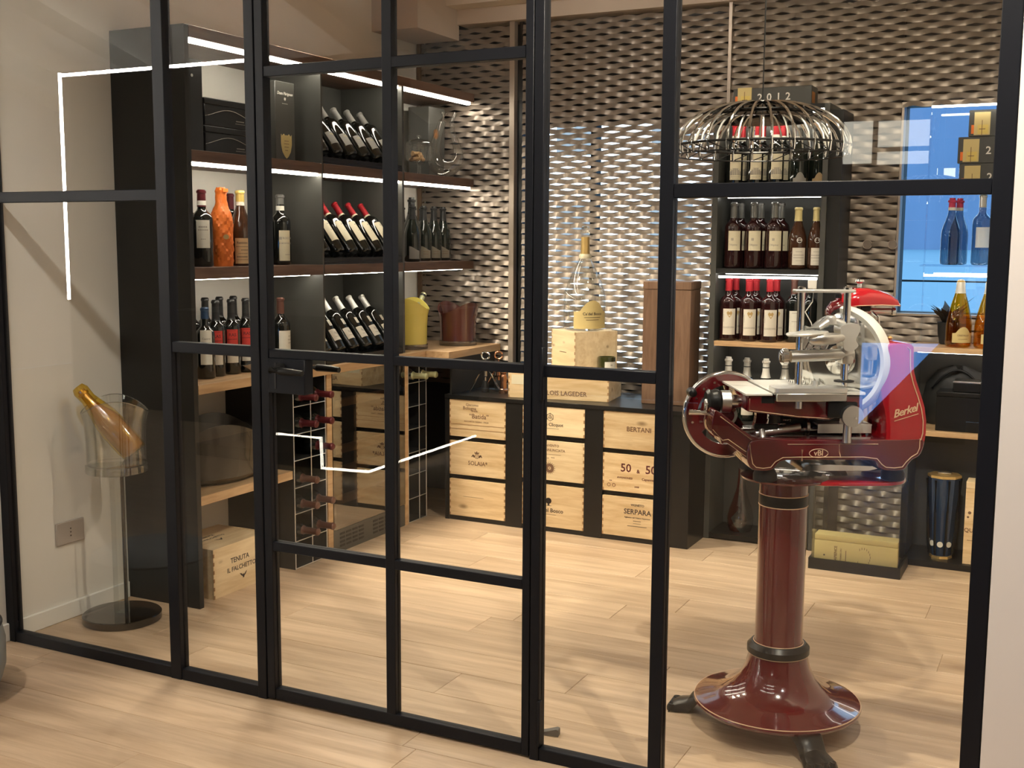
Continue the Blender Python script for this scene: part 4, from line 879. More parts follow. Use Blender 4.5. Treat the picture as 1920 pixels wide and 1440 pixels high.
amber('amber sparkling bottle with gold label in front of the dark plant pot', (2.932, 2.640, .995)); amber('amber sparkling bottle partly hidden by the white wall end post', (3.052, 2.625, .995))
t = thing('plant_pot', 'dark pot with jagged leaves in silhouette before the blue window', 'potted plant', (2.878, 2.762, .995))
part('pot_body', lathe(B(), [(.030, 0), (.038, .004), (.046, .05), (.050, .10), (.046, .10), (.042, .05), (0, .02)], 24, caps=(True, False)), 'matte_black', t)
rl = random.Random(4)
for k in range(16):
    a = k*2.4; tl = .25+.5*(k % 4)/3; L_ = .085+.06*rl.random(); c, s = math.cos(a), math.sin(a); bm = B(); pts = []
    for q in range(6):
        u = q/5; rr = .012+L_*u*math.sin(tl+u*.5); zz = .085+L_*1.15*u*math.cos(tl*.9+u*.35); wd = .018*math.sin(PI*min(1, u*.85+.12))*(1.25 if q % 2 else .8)
        pts.append((bm.verts.new((rr*c-wd*s, rr*s+wd*c, zz)), bm.verts.new((rr*c*1.0+.004*c, rr*s+.004*s, zz+.004)), bm.verts.new((rr*c+wd*s, rr*s-wd*c, zz))))
    for q in range(5):
        for e in (0, 1): bm.faces.new((pts[q][e], pts[q][e+1], pts[q+1][e+1], pts[q+1][e]))
    part('leaf', bm, 'matte_black', t)
t = thing('black_box', 'black lidded box on the lower oak board of the side cabinet', 'box', (2.965, 2.66, .620)); part('box_body', bx(-.105, .105, -.075, .075, 0, .155, .003, 1), 'black', t); part('box_lid', bx(-.107, .107, -.077, .077, .1555, .176, .003, 1), 'black', t)
t = thing('black_case', 'flat black case with a bright metal edge on the black box', 'case', (3.01, 2.66, .7965)); part('case_body', bx(-.085, .085, -.06, .06, 0, .040, .003, 1), 'black', t); part('metal_edge', bx(-.086, .086, -.061, .061, .0405, .048, .001, 1), 'steel', t)
t = thing('leather_bag', 'slumped black leather bag behind the boxes on the lower oak board', 'bag', (2.93, 2.785, .620))
def slump(a, k, x, y, z): return x+.010*math.sin(3*a+k), y*.9, z+.018*math.sin(2*a+1+k*.4)*(k > 1)
part('bag_body', lathe(B(), [(.10, 0), (.125, .02), (.135, .09), (.125, .17), (.09, .235), (.03, .26), (0, .262)], 32, sx=1.1, sy=.30, warp=slump, caps=(True, False)), 'leather', t)
part('bag_strap', tube(B(), [(-.11+.22*i/12, -.035, .17+.09*math.sin(PI*i/12)) for i in range(13)], .005, 8), 'black', t)
t = thing('gift_tower', 'tall eight-sided dark blue box with gold top and black straps in the side cabinet', 'box', (2.905, 2.655, .0285))
oc = lambda r, z: [(r*math.cos(PI/8+k*PI/4), r*math.sin(PI/8+k*PI/4)) for k in range(8)]
part('box_body', lathe(B(), [(.045, .012), (.068, .34), (.070, .372)], 8), plain('midnight_blue_board', (.020, .045, .10), .3, .2, grain=.08, coat=.4), t, smooth=0)
part('gold_foot', lathe(B(), [(.050, 0), (.048, .0115)], 8), 'gold', t, smooth=0); part('gold_rim', lathe(B(), [(.073, .3725), (.073, .384), (.060, .385)], 8), 'gold', t, smooth=0)
part('top_clasp', bx(-.03, .03, -.012, .012, .3855, .394, .003, 1), 'steel', t)
for k in range(8):
    a = PI/8+k*PI/4; c, s = math.cos(a), math.sin(a)
    part('strap', tube(B(), [(c*.0755, s*.0755, .366), (c*.068, s*.068, .22), (c*.062, s*.062, .10), (c*.052, s*.052, .02)], .006, 6), 'black', t)
    a += PI/8; c, s = math.cos(a), math.sin(a); part('badge', cyl(B(), (c*.049, s*.049, .068), (c*.0525, s*.0525, .068), .013, seg=16), 'paper_white', t)
t = thing('slim_crate', 'narrow upright wooden wine box at the end of the side cabinet', 'box', (3.055, 2.575, .0285), 0)
part('box_body', bx(-.05, .05, 0, .10, 0, .345, .001, 1), 'pine', t); part('box_lid', bx(-.05, .05, 0, .10, .3455, .375, .001, 1), 'pine_pale', t)
bm = B(); text_bm(bm, 'QUINTA', .026, .0, .155); disc2(bm, -.03, .235, .007, 12); disc2(bm, -.036, .215, .005, 12); lines(bm, [(-.02, .11, .03, .003)]); part('stamped_print', onto_front(bm, 0), 'ink_brown', t, smooth=0)
# solid stand-ins for bottles and boxes reflected in the blue window
t = thing('reflection_shelves', 'added clear shelves and glowing bars for the reflections in the blue window', 'shelf', (2.99, 2.775, 1.0))  # shelves and bars added to carry the reflected bottles and boxes
for zz, lz in ((.355, .303), (.688, 1.050)):
    s_ = part('reflection_shelf', bx(-.245, .36, -.07, .065, zz-.006, zz), 'window_glass', t, smooth=0); part('glow_bar', bx(-.225, .36, -.072, -.062, lz, lz+.009), 'led_cool', s_)
part('thin_post', cyl(B(), (-.24, .06, 0), (-.24, .06, 1.11), .0035, seg=8), 'window_glass', t); part('thin_post', cyl(B(), (.355, .06, 0), (.355, .06, 1.11), .0035, seg=8), 'steel', t)
for k, (zz, dsc) in enumerate(((.689, 'lowest'), (.805, 'middle'), (.921, 'topmost'))):
    yearbox(f'{dsc} black year box of three standing in for a window reflection', (3.06+(.03 if k == 2 else 0)+(-.01 if k == 1 else 0), 2.735, 1.0+zz), .34, .10, .115, True)
for k, (xx, yy) in enumerate(((2.868, 2.745), (2.895, 2.80))): bottle(('bottle with pink capsule standing in for a window reflection', 'second pink capped bottle behind the first standing in for a window reflection')[k], (xx, yy, 1.3555), 'champagne', .298, .042, 'ghost_blue', 'cap_pink', .86, face=FB, neck=(.815, .86, 'paper_white'), group='pink capped bottles standing in for window reflections')
bottle('bottle with white square label standing in for a window reflection', (2.995, 2.76, 1.3555), h=.312, r=.040, glass='ghost_blue', cap='cap_silver', c0=.82, lab=(.078, .168, .95, 'paper_blue'), face=FB)

# clear display case on the floor
t = thing('display_case', 'clear acrylic case on a black tray standing on the floor before the tower', 'display case', (2.583, 2.405, 0))
part('tray_base', bx(-.198, .198, -.122, .118, 0, .016), 'laminate', t)
for a in ((-.198, .198, -.122, -.114, .016, .05), (-.198, .198, .110, .118, .016, .05), (-.198, -.190, -.114, .110, .016, .05), (.190, .198, -.114, .110, .016, .05)): part('tray_edge', bx(*a), 'laminate', t)
for a in ((-.188, .188, -.112, -.108, .017, .40), (-.188, .188, .104, .108, .017, .40), (-.188, -.184, -.108, .104, .017, .40), (.184, .188, -.108, .104, .017, .40), (-.188, .188, -.112, .108, .4005, .405)): part('acrylic_wall', bx(*a), 'acrylic', t, smooth=0)
t = thing('gold_case', 'long gold gift case lying inside the clear display case', 'box', (2.583, 2.315, .017))
part('case_body', bx(-.180, .180, 0, .085, 0, .112, .004, 2), 'paper_gold', t); part('case_lid', bx(-.180, .180, 0, .085, .1125, .138, .004, 2), 'paper_gold', t); part('pull_hole', cyl(B(), (-.135, -.0006, .045), (-.135, .004, .045), .004, seg=10), 'ink', t)
bm = B(); text_bm(bm, 'SAPIENCE', .017, -.085, .055, rot=PI/2); text_bm(bm, 'PREMIER CRU', .009, -.062, .055, rot=PI/2); lines(bm, [(-.04, .05, .004, .05)])
for k in range(14):
    a = -2.4+k*.35; c, s = math.cos(a), math.sin(a); u, v = .035+.030*c, .055+.038*s; box(bm, u-.0012, u+.0012, v-.005, v+.005, 0, .0003)
part('case_print', onto_front(bm, 0), 'ink_brown', t, smooth=0)
# ================================================================ red flywheel slicer on its pedestal
SL = thing('meat_slicer', 'red enamelled flywheel meat slicer on a round pedestal with black claw feet', 'meat slicer', (2.665, .537, 0), math.radians(29))
SL['label'] = 'red enamelled flywheel meat slicer on a round pedestal with black claw feet'
part('pedestal_base', lathe(B(), [(.05, .066), (.235, .066), (.243, .070), (.247, .078), (.243, .086), (.225, .092), (.190, .100), (.160, .112), (.132, .131), (.110, .158), (.095, .190), (.087, .226)], 64), 'red', SL)
part('rim_pinstripe', tube(B(), [(.2445*math.cos(a*PI/32), .2445*math.sin(a*PI/32), .0845) for a in range(64)], .0016, 6, True), 'gold_line', SL)
part('black_collar', lathe(B(), [(.085, .2265), (.092, .232), (.092, .250), (.080, .263)], 48), 'black', SL)
part('column', lathe(B(), [(.0715, .2635), (.0705, .28), (.0705, .754)], 48), 'red', SL)
part('black_band', lathe(B(), [(.0712, .684), (.0716, .687), (.0716, .711), (.0712, .714)], 48, caps=(False, False)), 'black', SL)
for zz, rr in ((.229, .0885), (.264, .0735), (.682, .0712), (.716, .0712)): part('pinstripe', tube(B(), [(rr*math.cos(a*PI/24), rr*math.sin(a*PI/24), zz) for a in range(48)], .0014, 6, True), 'gold_line', SL)
for an in (-82, 38, 154):
    a = math.radians(an); bm = B()
    prof = [(.150, .066, .034), (.195, .064, .040), (.232, .062, .042), (.258, .048, .036), (.270, .030, .038), (.300, .022, .046), (.322, .012, .044)]
    rows_ = []
    for r_, z_, w2 in prof:
        th_ = .022 if r_ < .24 else z_*.9; rows_.append([bm.verts.new((r_, -w2, z_-min(th_, z_))), bm.verts.new((r_, -w2*.9, z_+.004)), bm.verts.new((r_, 0, z_+.012)), bm.verts.new((r_, w2*.9, z_+.004)), bm.verts.new((r_, w2, z_-min(th_, z_)))])
    for q in range(len(rows_)-1):
        for k in range(5): bm.faces.new((rows_[q][k], rows_[q][(k+1)%5], rows_[q+1][(k+1)%5], rows_[q+1][k]))
    bm.faces.new(rows_[0]); bm.faces.new(rows_[-1][::-1]); bevel(bm, .003, 1, .8)
    f_ = part('claw_foot', bm, 'black', SL, rot=(0, 0, a), label='black lion claw foot')
    for k in range(4): part('toe', lathe(B(), [(.004, 0), (.0115, .004), (.012, .014), (.008, .024), (.002, .022)], 12, cx=.314, cy=-.033+.022*k, sx=1.5), 'black', f_)
# tray plate on top of the column
def rounded(x0, x1, y0, y1, r, n=6):
    P_ = []
    for cx_, cy_, a0 in ((x1-r, y1-r, 0), (x0+r, y1-r, 90), (x0+r, y0+r, 180), (x1-r, y0+r, 270)):
        for k in range(n+1): a = math.radians(a0+90*k/n); P_.append((cx_+r*math.cos(a), cy_+r*math.sin(a)))
    return P_
bm = lathe(B(), [(.0706, .7545), (.10, .756), (.125, .762), (.127, .768), (.10, .772)], 40); part('column_flange', bm, 'red', SL)
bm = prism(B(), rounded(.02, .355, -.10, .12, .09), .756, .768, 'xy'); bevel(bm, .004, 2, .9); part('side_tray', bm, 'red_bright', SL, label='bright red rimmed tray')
for x_, y_ in ((-.078, -.075), (-.078, .10), (.30, -.065), (.30, .10)): part('rubber_foot', lathe(B(), [(.030, .7685), (.034, .772), (.034, .790), (.026, .8055)], 24, cx=x_, cy=y_), 'rubber', SL)
bm = prism(B(), [(.02, .800), (.22, .800), (.245, .806), (.23, .813), (.10, .818), (.04, .814)], -.09, .10, 'xz'); part('drip_tray', bm, 'chrome', SL)
# machine base casting
def curve(pts, n=6):
    """smooth closed outline through control points (Catmull-Rom)"""
    out = []; m = len(pts)
    for i in range(m):
        p0, p1, p2, p3 = [Vector((*pts[(i+k-1) % m], 0)) for k in range(4)]
        for k in range(n):
            u = k/n; v = .5*((2*p1)+(p2-p0)*u+(2*p0-5*p1+4*p2-p3)*u*u+(3*p1-p0-3*p2+p3)*u**3); out.append((v.x, v.y))
    return out
base_o = [(-.145, .850), (-.140, .827), (-.128, .811), (-.098, .806), (-.072, .809), (-.056, .826), (-.040, .836), (.0, .838), (.10, .838), (.19, .838), (.224, .834), (.238, .817), (.252, .808), (.280, .806), (.308, .809), (.320, .824), (.332, .838), (.350, .849), (.360, .868), (.360, .897), (.30, .897), (.10, .897), (-.05, .897), (-.122, .897), (-.142, .880)]
bm = prism(B(), curve(base_o, 3), -.125, .135, 'xz'); bevel(bm, .010, 3, .7); part('base_casting', bm, 'red', SL)
fr = -.1262
stripe = [(-.138, .884), (-.133, .850), (-.128, .828), (-.118, .818), (-.098, .815), (-.076, .818), (-.063, .834), (-.042, .846), (0, .847), (.19, .847), (.229, .842), (.244, .825), (.256, .817), (.280, .815), (.303, .818), (.314, .833), (.328, .847), (.344, .857), (.350, .872), (.350, .90)]
part('pinstripe', tube(B(), [(x, fr, z) for x, z in stripe], .0013, 6), 'gold_line', SL)
part('pinstripe', tube(B(), [(-.03, fr, .884), (.23, fr, .884)], .0011, 6), 'gold_line', SL); part('pinstripe', tube(B(), [(.0125, fr, .836), (.0125, fr, .868)], .0028, 6), 'gold_line', SL); part('pinstripe', tube(B(), [(.118, fr, .884), (.119, fr, .862), (.124, fr, .845)], .0013, 6), 'gold_line', SL)
part('oval_badge', tube(B(), [(.060+.027*math.cos(a*PI/16), fr, .858+.0125*math.sin(a*PI/16)) for a in range(32)], .0010, 6, True), 'gold_line', SL)
bm = B(); text_bm(bm, 'vBl', .022, .060, .858); part('badge_letters', onto_front(bm, -.1252), 'gold_line', SL, smooth=0)
# sloping arm that carries the flywheel
bm = prism(B(), curve([(-.240, .968), (-.225, .975), (-.130, .905), (-.075, .893), (-.07, .85), (-.118, .836), (-.150, .850), (-.200, .885), (-.215, .882), (-.222, .900), (-.245, .915)], 3), -.115, .06, 'xz'); bevel(bm, .007, 2, .7); part('wheel_arm', bm, 'red', SL)
part('pinstripe', tube(B(), [(-.243, -.1165, .925), (-.214, -.1165, .894), (-.198, -.1165, .897), (-.150, -.1165, .864), (-.122, -.1165, .848)], .0013, 6), 'gold_line', SL); part('pinstripe', tube(B(), [(-.222, -.1165, .962), (-.132, -.1165, .896)], .0016, 6), 'gold_line', SL)
# rear column and blade housing
hous = [(.248, .870), (.252, .91), (.250, .95), (.245, .98), (.236, 1.01), (.232, 1.04), (.236, 1.10), (.242, 1.15), (.250, 1.168), (.280, 1.172), (.312, 1.171), (.3225, 1.160), (.3245, 1.115), (.327, 1.09), (.336, 1.06), (.350, 1.025), (.362, .99), (.369, .95), (.3695, .915), (.366, .885), (.360, .870)]
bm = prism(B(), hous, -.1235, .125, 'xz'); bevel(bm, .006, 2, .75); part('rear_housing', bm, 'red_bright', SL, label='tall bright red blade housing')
part('pinstripe', tube(B(), [(.302, -.1248, 1.160), (.310, -.1248, 1.152), (.312, -.1248, 1.112), (.315, -.1248, 1.085), (.324, -.1248, 1.055), (.338, -.1248, 1.02), (.350, -.1248, .985), (.357, -.1248, .95), (.3575, -.1248, .915), (.353, -.1248, .895)], .0016, 6), 'gold_line', SL)
bm = B(); text_bm(bm, 'Berkel', .031, 0, 0, .001, .45, space=.88, rot=.30); box(bm, -.036, .036, -.0195, -.0175, 0, .0006)
for v in list(bm.verts)[-8:]: v.co.x, v.co.y = v.co.x*math.cos(.30)-v.co.y*math.sin(.30), v.co.x*math.sin(.30)+v.co.y*math.cos(.30)
for v in bm.verts: v.co.x += .303; v.co.y += .978
part('script_lettering', onto_front(bm, -.1236), 'gold_line', SL, smooth=0, label='gold script lettering')
# machinery in the open middle
part('gear_box', bx(-.02, .16, .0, .12, .8935, .945, .004, 2), 'black', SL); part('mirror_plate', prism(B(), [(.02, .894), (.245, .894), (.24, .945), (.15, .955)], .05, .055, 'xz'), 'chrome', SL)
part('receiving_plate', bx(.075, .235, -.06, .045, .925, .931, .002, 1), 'white_plate', SL); part('receiving_lip', bx(.075, .232, -.062, -.060, .905, .931), 'alu', SL)
part('drive_rod', cyl(B(), (-.14, -.02, .902), (.20, -.02, .914), .009, seg=12), 'chrome', SL); part('drive_rod', cyl(B(), (-.11, -.07, .905), (.02, -.07, .925), .012, seg=12), 'steel', SL)
part('ratchet_wheel', cyl(B(), (.05, -.02, .918), (.058, -.02, .918), .026, seg=28), 'steel', SL); part('cam_cup', lathe(B(), [(.018, .8935), (.022, .90), (.022, .928), (.016, .930)], 20, cx=.205, cy=-.03), 'chrome', SL)
part('crank_link', bx(-.115, -.045, -.085, -.070, .92, .935, .003, 1), 'black', SL); part('link_pin', cyl(B(), (-.092, -.09, .895), (-.092, -.07, .93), .009, seg=12), 'steel', SL)
for k in range(4): part('spring_coil', tube(B(), [(-.055+.014*k+.010*math.cos(a*PI/6), -.05+.010*math.sin(a*PI/6), .903+.012*k+.0005*a) for a in range(12)], .0022, 6, True), 'chrome', SL)
# flywheel
WX, WY, WZ, WR = -.140, .17, .925, .137
fl = part('flywheel', tube(B(), [(WX+(WR-.010)*math.cos(a*PI/32), WY, WZ+(WR-.010)*math.sin(a*PI/32)) for a in range(64)], .0085, 10, True), 'chrome', SL, label='polished rim of the flywheel')
bm = B(); n = 64
for k in range(n):
    a, b = 2*PI*k/n, 2*PI*(k+1)/n
    hole = lambda q: (.056 if (math.degrees(q) % 120) > 50 else .088)
    V_ = []
    for q in (a, b):
        for r_ in (.092, WR-.012):
            for y_ in (-.014, .012): V_.append(bm.verts.new((WX+r_*math.cos(q), WY+y_, WZ+r_*math.sin(q))))
    for f_ in ((0, 2, 6, 4), (1, 5, 7, 3), (0, 4, 5, 1), (2, 3, 7, 6)): bm.faces.new([V_[i] for i in f_])
bmesh.ops.remove_doubles(bm, verts=bm.verts[:], dist=1e-5); part('wheel_web', bm, 'red', fl)
for k in range(3):
    a = math.radians(75+120*k); c, s = math.cos(a), math.sin(a); bm = B()
    prism(bm, [(WX+u*c-v*s, WZ+u*s+v*c) for u, v in ((.018, -.024), (.06, -.018), (.096, -.040), (.096, .040), (.06, .018), (.018, .024))], WY-.012, WY+.010, 'xz'); bevel(bm, .004, 1, .7); part('wheel_spoke', bm, 'red', fl)
part('wheel_hub', lathe(B(), [(.030, -.02), (.032, -.015), (.032, .02), (.02, .03)], 24), 'red', fl, loc=(WX, WY, WZ), rot=(PI/2, 0, 0))
for k in range(5):
    a = math.radians(112+20*k); part('rivet', cyl(B(), (WX+.108*math.cos(a), WY-.0155, WZ+.108*math.sin(a)), (WX+.108*math.cos(a), WY-.013, WZ+.108*math.sin(a)), .004, seg=8), 'chrome', fl)
part('wheel_handle', lathe(B(), [(.006, 0), (.012, .006), (.015, .03), (.012, .055), (.004, .06)], 16), 'black', fl, loc=(WX-.118, WY-.02, WZ+.075), rot=(PI/2, -.5, 0), label='black turning handle')
# thickness knob and lever on the carriage end
kn = part('feed_knob', lathe(B(), [(.010, 0), (.034, .004), (.037, .014), (.034, .024), (.037, .034), (.030, .042), (.010, .044)], 28), 'black', SL, loc=(-.200, -.01, .990), rot=(0, -PI/2, 0), label='black ribbed feed knob')
part('knob_collar', cyl(B(), (-.199, -.01, .990), (-.172, -.01, .990), .033, seg=28), 'steel', SL); part('knob_shaft', cyl(B(), (-.172, -.01, .990), (-.14, -.01, .990), .020, seg=20), 'chrome', SL)
lv = part('feed_lever', tube(B(), [(-.244, -.03, .997), (-.248, -.045, .985), (-.250, -.05, .970), (-.245, -.05, .963)], .006, 8), 'chrome', SL); part('lever_grip', cyl(B(), (-.242, -.05, .962), (-.298, -.05, .965), .0055, .008, 12), 'chrome', lv)
# carriage
bm = prism(B(), [(-.150, 1.024), (-.150, .978), (-.005, .960), (.085, .954), (.120, .968), (.178, .968), (.178, 1.024)], -.135, .10, 'xz'); bevel(bm, .005, 2, .7); part('carriage', bm, 'red', SL)
part('carriage_slot', bx(-.112, -.074, -.1362, -.134, 1.003, 1.021), 'black', SL); part('pinstripe', tube(B(), [(-.145, -.1365, 1.016), (-.145, -.1365, .983), (-.005, -.1365, .965), (.083, -.1365, .959)], .0009, 6), 'gold_line', SL)
part('table_plate', bx(-.158, -.0815, -.142, .155, 1.0245, 1.0305, .001, 1), 'white_plate', SL); tp = part('table_plate', bx(-.0785, .182, -.142, .155, 1.0265, 1.0345, .001, 1), 'white_plate', SL)
bm = B()
for k in range(7):
    for q in range(5): cyl(bm, (.035+.017*k, .03+.02*q, 1.0345), (.035+.017*k, .03+.02*q, 1.045), .0018, .0003, 6)
o = part('grip_spike', bm, 'steel', SL); o['kind'] = 'stuff'
part('guide_slot', bx(-.0803, -.0797, -.14, .15, 1.026, 1.0306), 'black', SL)
# clamp bracket, rods and meat holder
bm = prism(B(), rounded(-.080, .128, -.158, -.085, .012), 1.0345, 1.047, 'xy'); part('clamp_bracket', bm, 'alu', SL); part('bracket_front', bx(-.076, .124, -.160, -.140, 1.010, 1.0343, .003, 1), 'steel', SL)
part('bracket_rail', bx(-.055, .11, -.085, -.075, 1.0347, 1.042), 'alu', SL); part('bracket_screw', cyl(B(), (-.01, -.15, .990), (-.01, -.15, 1.010), .010, seg=14), 'steel', SL); part('bracket_pillar', cyl(B(), (.05, -.10, 1.047), (.05, -.10, 1.062), .009, seg=12), 'alu', SL)
RY = -.105
for x_, zt in ((.0, 1.315), (.131, 1.318)): part('clamp_rod', cyl(B(), (x_, RY, 1.047), (x_, RY, zt), .0105, seg=18), 'chrome', SL)
part('rod_bridge', bx(-.022, .150, RY-.016, RY+.016, 1.312, 1.321, .003, 2), 'alu', SL)
for x_ in (.0, .131): part('rod_cap', lathe(B(), [(.012, 1.3213), (.012, 1.326), (.006, 1.329)], 14, cx=x_, cy=RY), 'chrome', SL)
part('rod_washer', cyl(B(), (.131, RY, 1.060), (.131, RY, 1.064), .028, seg=20), 'rubber', SL)
part('cross_bar', cyl(B(), (-.028, RY-.012, 1.133), (.150, RY-.012, 1.140), .0165, seg=18), 'steel', SL); part('bar_end', lathe(B(), [(.012, 0), (.024, .004), (.024, .018), (.016, .024)], 16), 'chrome', SL, loc=(-.034, RY-.012, 1.132), rot=(0, -PI/2, 0)); part('bar_clamp', bx(.113, .149, RY-.028, RY+.02, 1.112, 1.165, .008, 2), 'steel', SL)
part('upper_clamp', prism(B(), curve([(.105, 1.205), (.112, 1.222), (.155, 1.226), (.160, 1.205), (.150, 1.182), (.158, 1.165), (.140, 1.150), (.118, 1.155), (.112, 1.185)], 3), RY-.03, RY+.03, 'xz'), 'alu', SL)
part('press_plate', lathe(B(), [(.004, 0), (.056, .002), (.060, .006), (.058, .010), (.004, .016)], 28, sx=1.0, sy=.75), 'alu', SL, loc=(.015, RY-.02, 1.192), rot=(0, -.06, 0), label='rounded pressing plate')
part('press_grip', lathe(B(), [(.006, 0), (.015, .010), (.018, .04), (.016, .07), (.010, .095), (.006, .10)], 20), 'steel', SL, loc=(.012, RY-.045, 1.182), rot=(0, math.radians(86), 0), label='polished grip'); part('press_arm', tube(B(), [(.012, RY-.01, 1.212), (.05, RY-.005, 1.214), (.085, RY, 1.236), (.125, RY, 1.222)], [.008, .010, .013, .012], 10), 'alu', SL)
part('press_knob', bx(.075, .100, RY-.014, RY+.014, 1.222, 1.248, .006, 2), 'alu', SL)
for k in range(4): part('spike_plate', prism(B(), [(.02+.02*k, 1.150), (.034+.02*k, 1.178), (.036+.02*k, 1.176), (.024+.02*k, 1.150)], RY+.02, RY+.07, 'xz'), 'chrome', SL)
part('depth_stem', cyl(B(), (.131, -.150, .893), (.131, -.150, .955), .0125, .011, 16), 'steel', SL); part('depth_dial', cyl(B(), (.139, -.150, .970), (.139, -.172, .970), .030, seg=36), 'steel', SL, label='round steel dial'); part('dial_pin', cyl(B(), (.147, -.1722, .966), (.147, -.175, .966), .0035, seg=10), 'chrome', SL); part('dial_bracket', bx(.075, .16, -.149, -.1365, .962, 1.008, .006, 2), 'black', SL)
# blade: disc, ring guard, hub and stand
bl = part('blade', lathe(B(), [(0, 0), (.10, .002), (.134, .0), (.137, -.001)], 64, caps=(False, False)), 'chrome', SL, loc=(.152, -.004, 1.112), rot=(PI/2, 0, math.radians(-48)), label='round mirror polished blade')
bm = B(); ns = 56
rowsr = []
for k in range(ns):
    a = math.radians(-128+215*k/(ns-1)); c, s = math.cos(a), math.sin(a)
    rowsr.append([bm.verts.new((r_*c, r_*s, z_)) for r_, z_ in ((.139, -.006), (.139, .026), (.152, .030), (.158, .020), (.158, -.008), (.150, -.010))])
for k in range(ns-1):
    for q in range(6): bm.faces.new((rowsr[k][q], rowsr[k][(q+1) % 6], rowsr[k+1][(q+1) % 6], rowsr[k+1][q]))
bm.faces.new(rowsr[0]); bm.faces.new(rowsr[-1][::-1]); part('ring_guard', bm, 'white_plate', bl, label='white metal ring around the blade')
part('blade_hub', lathe(B(), [(.040, .003), (.044, .010), (.036, .020), (.016, .026), (.004, .028)], 32), 'chrome', bl)
part('ring_clip', bx(.215, .245, .02, .06, 1.252, 1.268, .003, 1), 'black', SL); part('ring_bolt', cyl(B(), (.247, .03, 1.03), (.253, .03, 1.03), .008, seg=12), 'steel', SL)
# red sharpener cover above the blade
def shp(x): return max(0, x)
bm = B(); secs = []
for x_, zt, zb, hw in ((.150, 1.270, 1.262, .030), (.158, 1.290, 1.263, .040), (.178, 1.308, 1.266, .048), (.205, 1.319, 1.268, .052), (.235, 1.320, 1.270, .052), (.270, 1.313, 1.270, .050), (.300, 1.303, 1.269, .046), (.322, 1.290, 1.268, .040), (.332, 1.272, 1.267, .034)):
    secs.append([bm.verts.new((x_, .05+hw*u, zb+(zt-zb)*v)) for u, v in ((-1, 0), (-1, .45), (-.85, .80), (-.45, 1), (.45, 1), (.85, .8), (1, .45), (1, 0))])
for a, b in zip(secs, secs[1:]):
    for q in range(8): bm.faces.new((a[q], a[(q+1) % 8], b[(q+1) % 8], b[q]))
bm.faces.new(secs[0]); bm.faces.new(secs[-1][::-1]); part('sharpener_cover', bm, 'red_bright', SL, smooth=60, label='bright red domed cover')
bm = B(); secs = []
for x_, zz, hw in ((.120, 1.252, .02), (.132, 1.268, .028), (.150, 1.276, .032), (.170, 1.270, .032), (.186, 1.256, .028)): secs.append([bm.verts.new((x_, .035+hw*u, zz+v)) for u, v in ((-1, -.012), (-1, 0), (-.4, .010), (.4, .010), (1, 0), (1, -.012))])
for a, b in zip(secs, secs[1:]):
    for q in range(6): bm.faces.new((a[q], a[(q+1) % 6], b[(q+1) % 6], b[q]))
bm.faces.new(secs[0]); bm.faces.new(secs[-1][::-1]); part('cover_wing', bm, 'red', SL, smooth=60)
part('pinstripe', tube(B(), [(.160, -.003, 1.2665), (.205, -.0035, 1.270), (.270, -.002, 1.272), (.326, .010, 1.2695)], .0014, 6), 'gold_line', SL)
part('cover_knob', cyl(B(), (.150, .03, 1.290), (.150, .03, 1.302), .010, seg=12), 'black', SL); part('top_knob', lathe(B(), [(.006, 1.3205), (.005, 1.332), (.014, 1.338), (.012, 1.344), (.003, 1.346)], 16, cx=.218, cy=.05), 'chrome', SL)
part('sharpener_rod', cyl(B(), (.245, .05, 1.252), (.315, .05, 1.252), .008, seg=12), 'alu', SL); part('rod_knob', lathe(B(), [(.005, 0), (.012, .003), (.012, .012), (.005, .016)], 14), 'chrome', SL, loc=(.315, .05, 1.250), rot=(0, PI/2, 0))
part('cover_bracket', cyl(B(), (.262, .07, 1.168), (.262, .07, 1.267), .010, seg=12), 'steel', SL); part('swing_arm', tube(B(), [(.262, .03, 1.168), (.272, .02, 1.20), (.268, .02, 1.235), (.252, .03, 1.25)], .004, 8), 'chrome', SL); part('arm_knob', lathe(B(), [(.004, 0), (.008, .004), (.004, .010)], 12, cx=.305, cy=.02), 'gold', SL, loc=(0, 0, 1.170))

# ================================================================ acrylic stand with a bottle in its cup
SX, SY = .193, .347
t = thing('acrylic_stand', 'clear acrylic floor stand with a wavy cup and smoked round foot', 'stand', (SX, SY, 0), .3)
part('foot_disc', lathe(B(), [(.143, 0), (.146, .003), (.146, .026), (.143, .029)], 56), glassy('smoked_foot', (.36, .33, .31), .10, .3), t, label='smoked round foot')
part('clear_post', bx(-.022, .022, -.022, .022, .0295, .575, .003, 1), 'acrylic', t, smooth=0); part('core_rod', cyl(B(), (.012, .012, .030), (.012, .012, .574), .007, seg=12), 'smoke', t)
cu = part('cup_base', lathe(B(), [(.110, .577), (.113, .580), (.113, .606), (.108, .610)], 48), 'clear_thick', t, label='thick clear cup base')
def wv3(a, k, x, y, z): return x, y, z+(.026*math.sin(2*a+3.7) if k in (3, 4) else .013*math.sin(2*a+3.7) if k == 2 else 0)
part('cup_wall', lathe(B(), [(.108, .611), (.108, .70), (.112, .78), (.123, .832), (.1195, .832), (.109, .78), (.105, .70), (.105, .614)], 48, warp=wv3, caps=(False, False)), 'clear', t); part('rim_edge', tube(B(), [(.1213*math.cos(a*PI/32), .1213*math.sin(a*PI/32), .832+.026*math.sin(2*a*PI/32+3.7)) for a in range(64)], .0019, 6, True), 'clear_thick', t)
dv = Vector((-math.cos(math.radians(26.5)), -math.sin(math.radians(26.5)), 0))*.645+Vector((0, 0, .764))
q_ = dv.to_track_quat('Z', 'Y').to_euler()
